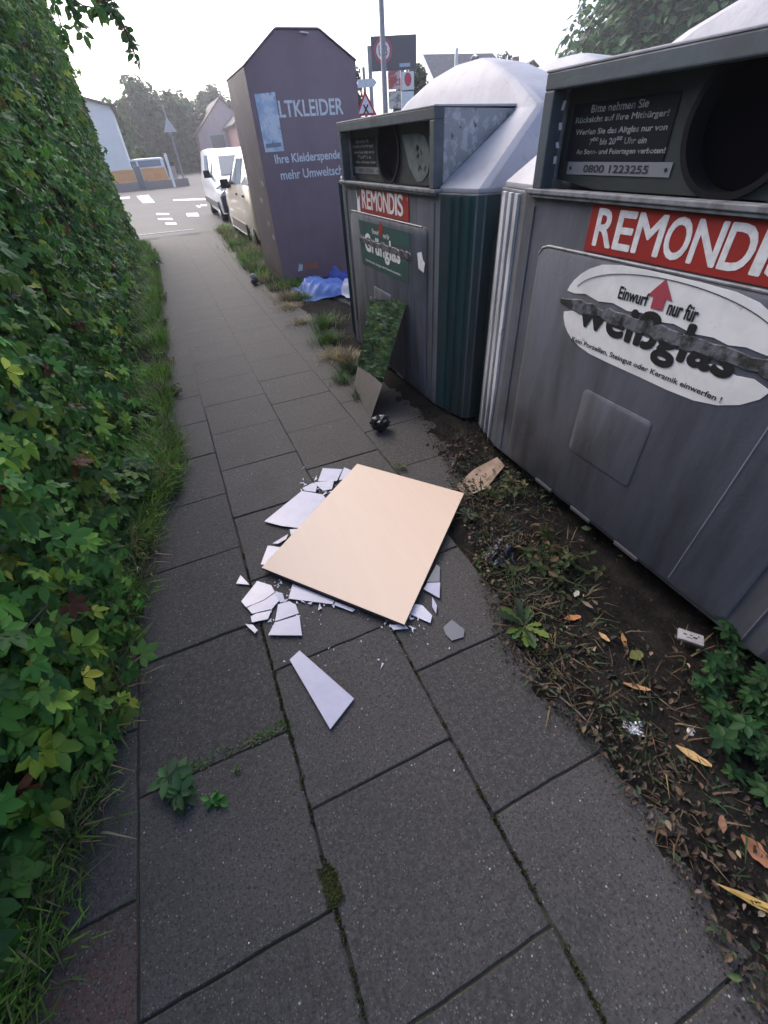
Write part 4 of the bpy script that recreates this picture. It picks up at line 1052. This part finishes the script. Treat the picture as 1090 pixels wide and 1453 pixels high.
def leafy_plant(label, c, n_st, H, Lf, cols, seed, name='weed_plant', spread=.12, cat='weed', tri=False):
    root = thing(name, label, cat, c)
    rs = np.random.RandomState(seed); b = MB(); P = []; T = []
    for k in range(n_st):
        a = rs.uniform(0, 6.283); r_ = spread*math.sqrt(rs.uniform()); h = H*rs.uniform(.6, 1.1)
        p0 = Vector((r_*math.cos(a)*.6, r_*math.sin(a)*.6, -.01)); p1 = Vector((r_*math.cos(a)*1.4+rs.normal(0, .02), r_*math.sin(a)*1.4+rs.normal(0, .02), h))
        b.tube([p0, p0.lerp(p1, .5)+Vector((0, 0, h*.08)), p1], [.003, .0022, .0012], 5)
        for f in np.linspace(.35, 1.0, 5):
            p = p0.lerp(p1, float(f)); th = rs.uniform(0, 3.14)
            for s_ in (0, math.pi): P.append(tuple(p)); T.append((math.cos(th+s_), math.sin(th+s_), rs.normal(-.1, .2)))
    b.build('stem', pm('green_stem', (.05, .08, .025), .7), root)
    P = np.array(P); T = np.array(T); m_ = len(P)
    tp = palm_leaf(3) if tri else (leaflets(1, .34, .25, .25), np.array([(0, 1, 2, 3), (0, 3, 4, 5)]))
    V, F, t = scatter(tp, P, rs.normal(0, .25, (m_, 3))+(0, 0, 1), T, Lf*rs.uniform(.6, 1.15, m_), palette(m_, cols, [1]*len(cols), rs))
    np_mesh('leaves', V, F, M_LEAF, root, t); return root
DG = [(.025, .075, .025), (.04, .10, .03), (.02, .055, .02)]
rosette('dandelion rosette with pale centre leaves growing at the pavement edge right of the board', at(742, 892, z=.005), 15, .115, [(.11, .17, .035), (.05, .10, .03), (.04, .07, .04)], 3)
rosette('small flat rosette weed next to the far right corner of the board', at(662, 735, z=.005), 10, .06, [(.05, .08, .03), (.04, .06, .035)], 6, name='plantain_weed')
rosette('little sprig of weed behind the board on the bare slabs', at(568, 664, z=.0), 9, .05, [(.06, .09, .03)], 9, name='plantain_weed')
rosette('small green weed tuft beside the black plastic film', at(690, 798, z=.0), 12, .06, [(.03, .09, .02)], 12, name='plantain_weed')
leafy_plant('low green weeds under the edge of the grey container by its left end', at(700, 700, z=0)+Vector((.03, 0, 0)), 6, .10, .04, [(.06, .09, .035), (.03, .06, .02), (.16, .12, .06)], 21)
leafy_plant('weeds spreading along the container bottom beyond the dandelion', at(790, 800, z=0), 12, .09, .045, [(.03, .055, .018), (.05, .07, .025), (.12, .09, .045)], 22, spread=.15)
leafy_plant('straggly weeds between the plastic film and the orange leaf', at(768, 822, z=0), 9, .06, .035, [(.035, .06, .02), (.08, .07, .03)], 28, spread=.12)
leafy_plant('dense bright green ground elder at the right edge below the packet', at(1045, 1020, z=0), 20, .13, .045, DG, 23, spread=.13, tri=True)
leafy_plant('green ground elder clump under the container at the right image edge', at(1085, 985, z=0), 16, .14, .045, DG, 24, spread=.11, tri=True)
leafy_plant('low ground elder nearest the foil wrapper on the right', at(1065, 1090, z=0), 12, .07, .042, DG, 25, spread=.10, tri=True)
leafy_plant('three leaved creeper seedling in the paving joint at the left', at(262, 1112, z=0), 2, .05, .065, [(.05, .10, .05), (.06, .12, .05)], 30, spread=.02, name='creeper_seedling', tri=True)
leafy_plant('small bright green sprout on the slab right of the creeper seedling', at(310, 1140, z=0), 2, .025, .032, [(.06, .19, .04)], 31, spread=.008, name='green_sprout')
leafy_plant('tiny withered sprout above the bright green one', at(335, 1098, z=0), 1, .015, .02, [(.08, .11, .04)], 32, spread=.005, name='green_sprout')
# weeds creeping out of the hedge foot onto the slabs
for k, (px, py) in enumerate([(236, 425), (240, 462), (246, 512), (250, 558), (246, 612), (250, 660), (256, 690), (215, 385), (205, 365)]):
    leafy_plant(['tiny weed at the grass edge level with the blue heap', 'low weed at the path edge just past the first hedge weed', 'third small weed sprawling from the hedge foot', 'weed reaching onto the path opposite the mirror',
                 'flat weed at the hedge foot level with the black bag', 'bigger leafy weed at the hedge foot level with the far board corner', 'nearest brownish weed spreading from the hedge onto the slabs', 'bushy weed jutting onto the far path from the hedge', 'farthest bushy weed at the end of the grass fringe'][k],
                at(px, py, z=0)-Vector((.04, 0, 0)), 6, .07 if k < 7 else .16, .045 if k < 7 else .07, [(.03, .075, .025), (.07, .09, .035)] if k < 7 else [(.05, .14, .03), (.04, .10, .03)], 40+k, spread=.07 if k < 7 else .2)

# ------------------------------------------------------------------ background: trees
def tree(label, base, H, R, cz, n, leaf, cols, seed, trunk_r=.25, squash=1.0, name='tree', clumps=38, group='trees beyond the crossing'):
    root = thing(name, label, 'tree', base, 0, group); rs = np.random.RandomState(seed)
    b = MB(); b.tube([(0, 0, -.1), (rs.normal(0, .1), rs.normal(0, .1), cz*.5), (rs.normal(0, .2), rs.normal(0, .2), cz), (0, 0, H*.85)], [trunk_r, trunk_r*.8, trunk_r*.6, trunk_r*.15], 8)
    for k in range(7):
        a = rs.uniform(0, 6.283); z = cz*rs.uniform(.55, 1.1)
        b.tube([(0, 0, z), (R*.4*math.cos(a), R*.4*math.sin(a), z+R*.3), (R*.75*math.cos(a), R*.75*math.sin(a), z+R*.5)], [trunk_r*.4, trunk_r*.25, trunk_r*.08], 6)
    b.build('trunk', M_BARK, root)
    d = rs.normal(0, 1, (clumps, 3)); d /= np.linalg.norm(d, axis=1, keepdims=True)
    ctr = d*(rs.uniform(.35, .95, (clumps, 1)))*np.array([R, R, (H-cz)*squash])+np.array([0, 0, cz])
    cr = R*rs.uniform(.22, .42, clumps)
    k = rs.randint(0, clumps, n); q = rs.normal(0, 1, (n, 3)); q /= np.linalg.norm(q, axis=1, keepdims=True)
    P = ctr[k]+q*(cr[k]*rs.uniform(.55, 1.1, n))[:, None]; P[:, 2] = np.maximum(P[:, 2], .3)
    cl = palette(n, cols, [1]*len(cols), rs)*np.exp(rs.normal(0, .25, clumps))[k][:, None]
    tp = (leaflets(1, .42, .2, .2), np.array([(0, 1, 2, 3), (0, 3, 4, 5)]))
    V, F, t = scatter(tp, P, q+rs.normal(0, .5, (n, 3))+(0, 0, .5), rs.normal(0, 1, (n, 3)), leaf*rs.uniform(.6, 1.3, n), cl)
    np_mesh('crown', V, F, M_LEAF, root, t); return root
TG = [(.025, .065, .025), (.035, .085, .03), (.05, .105, .035)]
TD = [(.018, .035, .02), (.025, .05, .025)]
TL = [(.08, .16, .035), (.06, .12, .035)]
tree('tall dark rounded tree behind the orange fence, left of centre', (3.4, 72, 0), 8.4, 3.4, 4.2, 5200, .5, TG, 1)
tree('pale green tree between the white house and the tall dark tree', (-1.2, 66, 0), 6.6, 2.2, 3.6, 3000, .42, TL, 2)
tree('broad tree right of the tall dark tree with sky gaps', (7.6, 80, 0), 8.6, 3.8, 4.2, 5200, .55, TG, 3)
tree('dark tree above the pink house roof', (12.3, 90, 0), 8.8, 3.0, 4.6, 4200, .55, TG, 4)
tree('low dark tree filling the gap behind the traffic sign pole', (5.6, 86, 0), 6.2, 4.4, 2.6, 4600, .5, TD, 5)
tree('low dark tree mass behind the parked white van', (1.6, 78, 0), 5.2, 3.0, 2.4, 3600, .5, TD, 6)
tree('small bright tree beside the white house corner', (.35, 58, 0), 2.6, .55, 1.9, 700, .2, TL, 7, trunk_r=.06)
tree('dark shrubs at the far end of the street', (10.2, 100, 0), 5.0, 3.6, 2.0, 3000, .6, TD, 8)
tree('large grey green tree rising behind the grey container at the top right', (29.2, 26, 0), 10.5, 6.0, 4.6, 16000, .42, [(.04, .10, .045), (.06, .14, .055), (.03, .08, .035), (.11, .18, .08)], 9, trunk_r=.4, clumps=70, group=None)
tree('dark conifer left of the shop sign board', (9.0, 23.5, 0), 4.45, .75, 2.3, 2600, .2, TD, 10, trunk_r=.1, name='conifer', group=None)
tree('loose dark tree right of the shop sign board', (12.3, 24, 0), 3.9, 1.0, 2.6, 2200, .2, TD, 11, trunk_r=.1, group=None)
tree('small tree top showing left of the far tiled roof', (31.0, 44, 0), 6.5, 1.2, 4.6, 900, .3, TD, 12, group=None)

# ------------------------------------------------------------------ background: houses, fence, posts, signs
def gable_house(label, loc, rz, w, d, he, hr, wall, roofm, windows=(), name='house', ov=.3, chimney=None):
    root = thing(name, label, 'house', loc, rz)
    b = MB(); pr = [(-w/2, -.1), (w/2, -.1), (w/2, he), (0, hr), (-w/2, he)]
    b.prism([(x, 0, z) for x, z in pr], [(x, d, z) for x, z in pr]); wl_ = b.build('wall', wall, root)
    b = MB(); k = (hr-he)/(w/2)
    for s_ in (-1, 1):
        a = [(0, hr+.02), (s_*(w/2+ov), he-ov*k+.02), (s_*(w/2+ov), he-ov*k+.16), (0, hr+.16)]
        b.prism([(x, -ov, z) for x, z in a], [(x, d+ov, z) for x, z in a])
    rf = b.build('roof', roofm, root)
    if chimney:
        b = MB(); b.box((chimney, d*.5, hr+.2), (.5, .5, 1.0)); b.build('chimney', M_BRICK, rf)
    for (x, z, ww, hh) in windows:
        b = MB(); b.box((x, -.02, z), (ww+.16, .08, hh+.16)); f = b.build('window', pm('window_frame_white', (.75, .75, .76), .5), root, bevel=.01)
        b = MB(); b.box((x, -.065, z), (ww, .02, hh)); b.build('pane', M_GLASS, f)
    return root
M_WWALL = pm('white_render', (.90, .88, .84), .9, col2=(.86, .84, .80), nscale=2)
M_PINK = pm('pink_render', (.74, .55, .52), .9, col2=(.68, .50, .47), nscale=2)
gable_house('white house at the left behind the orange fence', (-4.9, 46, 0), 0, 8.4, 9, 4.5, 5.6, M_WWALL, M_TILE, ())
gable_house('pale pink gabled house at the end of the street on the right', (11.2, 74, 0), 0, 7.2, 10, 3.5, 6.6, M_PINK, M_TILE, ((-1.3, 2.4, 1.7, 1.9), (1.5, 2.2, 1.4, 1.6)))
gable_house('deeper pink house partly hidden by the purple container', (14.6, 66, 0), 0, 7.0, 8, 4.0, 6.4, pm('rose_render', (.60, .33, .30), .9), M_TILE, ((-1.6, 2.3, 1, 1.4),))
def mono_house():
    root = thing('roadside_house', 'house with a slate grey roof and white gable edge showing above the green container', 'house', (18.8, 30, 0), RA(-12))
    b = MB(); b.box((0, 3, 1.9), (4.6, 5, 4.0)); b.build('wall', M_WWALL, root)
    b = MB(); b.prism([(-2.1, -.4, 3.7), (2.7, -.4, 3.7), (2.3, 2.2, 5.05), (-2.1, 2.2, 5.15)], [(-2.1, -.4, 3.82), (2.7, -.4, 3.82), (2.3, 2.2, 5.2), (-2.1, 2.2, 5.3)])
    b.build('roof', M_SLATE, root)
    b = MB(); b.prism([(-2.1, -.45, 3.6), (-2.1, 2.2, 4.98), (-2.1, 2.2, 5.34), (-2.1, -.45, 3.9)], [(-2.3, -.45, 3.6), (-2.3, 2.2, 4.98), (-2.3, 2.2, 5.34), (-2.3, -.45, 3.9)]); b.build('barge_board', M_WWALL, root)
    b = MB(); b.prism([(-2.1, .0, 3.6), (-2.1, 4.4, 3.6), (-2.1, 2.2, 5.0)], [(2.3, .0, 3.6), (2.3, 4.4, 3.6), (2.3, 2.2, 4.95)]); b.build('gable', M_WWALL, root)
    b = MB(); b.box((-.85, -.3, 2.6), (.16, .1, 5.2)); b.build('downpipe', M_WWALL, root)
mono_house()
gable_house('far house with brown tiled roof behind the white container roof', (29.4, 38, 0), RA(-20), 5, 7, 3.6, 5.4, M_WWALL, M_TILE, chimney=-.3)
def fence():
    root = thing('garden_fence', 'orange brown board fence on a low stone wall across the crossing', 'fence', (-3.4, 39.4, 0))
    def X(px): return at(px, 262, y=39.5).x+3.4
    b = MB(); b.box((3.1, .3, .18), (6.0, .3, .48)); b.build('base_wall', pm('base_stone', (.34, .27, .24), .9, col2=(.3, .26, .24), nscale=3), root, bevel=.02)
    M_FEN = pm('orange_fence_wood', (.85, .38, .12), .7, col2=(.75, .32, .10), nscale=6, stretch=(6, 1, .4))
    for px0, px1, c_ in ((140, 196, M_FEN), (207, 241, M_FEN), (246, 256, pm('faded_fence_wood', (.45, .33, .27), .8))):
        x0, x1 = X(px0), X(px1); n = max(2, int((x1-x0)/.14)); b = MB()
        for k in range(n): b.box((x0+(k+.5)*(x1-x0)/n, .2, .75+.01*math.sin(k*7)), ((x1-x0)/n-.012, .03, .66))
        b.box(((x0+x1)/2, .24, .6), (x1-x0, .04, .08)); b.box(((x0+x1)/2, .24, .95), (x1-x0, .04, .08))
        b.build('board_panel', c_, root)
    b = MB(); b.box(((X(196)+X(207))/2, .28, .62), (X(207)-X(196)-.06, .3, 1.2)); b.build('post', pm('dark_pillar', (.22, .19, .18), .8), root, bevel=.01)
fence()
pl_ = thing('lamp_post', 'thin pale sign pole with a triangular plate at the street corner on the left', 'sign pole', (2.69, 43.6, 0))
b = MB(); b.tube([(0, 0, 0), (.0, 0, 2.0), (.0, 0, 4.3)], [.07, .06, .05], 8); b.build('pole', M_STEEL, pl_)
b = MB(); b.prism([(-.45, -.08, 2.9), (.45, -.08, 2.9), (0, -.08, 3.7)], [(-.45, -.10, 2.9), (.45, -.10, 2.9), (0, -.10, 3.7)]); b.build('triangle_plate', pm('pale_plate', (.5, .5, .5), .6), pl_)
po_ = MB(); po_.box((0, 0, .85), (.16, .16, 1.7)); po_.box((0, 0, 1.73), (.12, .12, .06)); o = po_.build('fence_post', M_WWALL, loc=(1.67, 38.6, 0), bevel=.02)
tag(o, 'short white post standing in front of the orange fence', 'post')
bo = MB(); bo.tube([(0, 0, 0), (0, 0, .55), (0, 0, .6)], [.08, .08, .03], 8); o = bo.build('bollard', M_STEEL, loc=(.05, 38.4, 0)); tag(o, 'small grey bollard at the foot of the stone wall', 'bollard')
# vehicles in the distance
vst = [(0, .7, .4, .8, .9, .6), (.1, .9, .25, .95, 1.05, .75), (.8, .95, .22, 1.1, 1.3, .8), (1.3, .95, .22, 1.15, 1.95, .78), (2.2, .95, .22, 1.15, 2.0, .8), (4.6, .95, .25, 1.15, 2.0, .8), (4.8, .9, .4, 1.1, 1.9, .75)]
v2 = car('delivery_van', 'white van parked behind the orange fence', (-2.0, 50.0, 0), RA(-90), [(y*.8, w, zb, zm*.85, zt*.8, wt) for y, w, zb, zm, zt, wt in vst], M_VANW, None, (.72, 3.0), .33, ((2, 3), (3, 4), (4, 5)), (2, 3), cat='van')
v3 = car('far_car', 'tiny white car far down the street beneath the dark trees', (6.9, 84, 0), RA(8), vst, M_VANW, None, (.9, 3.8), .33, ((2, 3), (3, 4), (4, 5)), (2, 3), cat='car')
# signs on the right
lp = MB(); lp.tube([(0, 0, 0), (0, 0, 3), (0, 0, 7.5)], [.075, .065, .05], 10)
o = lp.build('street_lamp', M_STEEL, loc=(6.30, 14, 0)); tag(o, 'slender grey lamp pole rising behind the green container past the image top', 'pole')
def shop_sign():
    root = thing('shop_sign', 'dark shop sign board with a red ring logo above four small panels', 'sign', (10.3, 22.5, 0), RA(-14))
    def L_(px, py):
        p = at(px, py, y=22.5); return p.x-10.3, p.z
    def plate(px0, py0, px1, py1, name, m, par, y=-.05, th=.06):
        x0, z1 = L_(px0, py0); x1, z0 = L_(px1, py1); b = MB(); b.box(((x0+x1)/2, y, (z0+z1)/2), (abs(x1-x0), th, abs(z1-z0))); return b.build(name, m, par, bevel=.006), (x0, z0, x1, z1)
    bo_, r_ = plate(527, 51, 587, 100, 'board', pm('sign_slate', (.055, .055, .075), .5), root)
    x0, z0 = L_(543.5, 72); n = 40
    ring = lambda R, y: [(x0+R*math.cos(2*math.pi*k/n), y, z0+.0+R*math.sin(2*math.pi*k/n)) for k in range(n)]
    b = MB(); b.loft([ring(.36, -.082), ring(.36, -.09), ring(.30, -.09), ring(.30, -.082)], cap=False); b.build('ring', pm('sign_red_bright', (.55, .02, .05), .5), bo_)
    b = MB(); b.loft([ring(.27, -.082), ring(.27, -.086)]); b.build('disc', M_WINK, bo_)
    text('UB', pm('sign_letter_red', (.35, .02, .05), .5), bo_, (x0-.17, -.090, z0-.14), (1, 0, 0), (0, 0, 1), .34, .28, bold=.02)
    plate(565, 91, 579, 96, 'strip', pm('strip_blue', (.35, .42, .55), .5), bo_, -.085, .012)
    for q, nm, m1 in (((550, 101, 567, 127), 'panel', pm('panel_red', (.40, .05, .06), .5, col2=(.6, .45, .45), nscale=4, lo=.5, hi=.52)), ((568, 103, 584, 128), 'panel', M_WINK), ((551, 130, 567, 154), 'panel', pm('panel_mixed', (.55, .5, .46), .5, col2=(.22, .2, .17), nscale=5, lo=.48, hi=.52)), ((568, 131, 584, 156), 'panel', M_WINK)):
        p_, rr = plate(*q, nm, m1, root, -.05, .05)
        if q[0] == 568 and q[1] == 103:
            b = MB(); cx_, cz_ = (rr[0]+rr[2])/2, (rr[1]+rr[3])/2
            b.prism([(cx_+.15*math.cos(a), -.077, cz_+.05+.19*math.sin(a)*(1 if math.sin(a) > 0 else 1.15)) for a in np.linspace(0, 6.1, 16)], [(cx_+.15*math.cos(a), -.082, cz_+.05+.19*math.sin(a)*(1 if math.sin(a) > 0 else 1.15)) for a in np.linspace(0, 6.1, 16)])
            b.build('crest', pm('sign_red_bright', (.55, .02, .05), .5), p_)
    b = MB(); b.box((-.72, .02, 2.2), (.14, .12, 4.4)); b.build('post', M_STEEL, root); b = MB(); b.box((.6, .02, 2.2), (.14, .12, 4.4)); b.build('post', M_STEEL, root)
shop_sign()
def warn_sign():
    root = thing('warning_sign', 'triangular red bordered crossroads warning sign under a white street name plate', 'sign', (4.93, 12, 0), RA(-20))
    b = MB(); b.tube([(0, .03, 0), (0, .03, 2.75)], .03, 8); b.build('pole', M_STEEL, root)
    T = lambda R, y, z=2.13: [(R*math.sin(2*math.pi*k/3), y, z+R*math.cos(2*math.pi*k/3)) for k in range(3)]
    b = MB(); b.prism(T(.27, -.004), T(.27, -.012)); tr = b.build('triangle', pm('sign_red_bright', (.55, .02, .05), .5), root)
    b = MB(); b.prism(T(.19, -.013), T(.19, -.016)); b.build('field', M_WINK, tr)
    b = MB()
    for s_ in (-1, 1): b.box((0, -.019, 2.10), (.03, .003, .18), ry=s_*RA(35))
    b.build('cross', M_INK, tr)
    b = MB(); b.box((0, -.008, 1.93), (.30, .01, .10)); b.build('lower_plate', pm('plate_red', (.5, .2, .2), .5), root)
    b = MB(); P = [(-.15, 2.44), (.20, 2.44), (.27, 2.505), (.20, 2.57), (-.15, 2.57)]; b.prism([(x, -.01, z) for x, z in P], [(x, -.02, z) for x, z in P]); b.build('name_plate', M_WINK, root)
warn_sign()

# ------------------------------------------------------------------ haze
def haze():
    b = MB(); b.box((0, 100, 5.9), (320, 340, 14.2)); o = b.build('haze', None)
    m = D.materials.new('haze'); m.use_nodes = True; N = m.node_tree.nodes; N.clear()
    v = N.new('ShaderNodeVolumePrincipled'); v.inputs['Color'].default_value = (.93, .92, .97, 1); v.inputs['Density'].default_value = .0022; v.inputs['Anisotropy'].default_value = .3
    q = N.new('ShaderNodeOutputMaterial'); m.node_tree.links.new(v.outputs[0], q.inputs['Volume'])
    o.data.materials.clear(); o.data.materials.append(m); stuff(o)
haze()
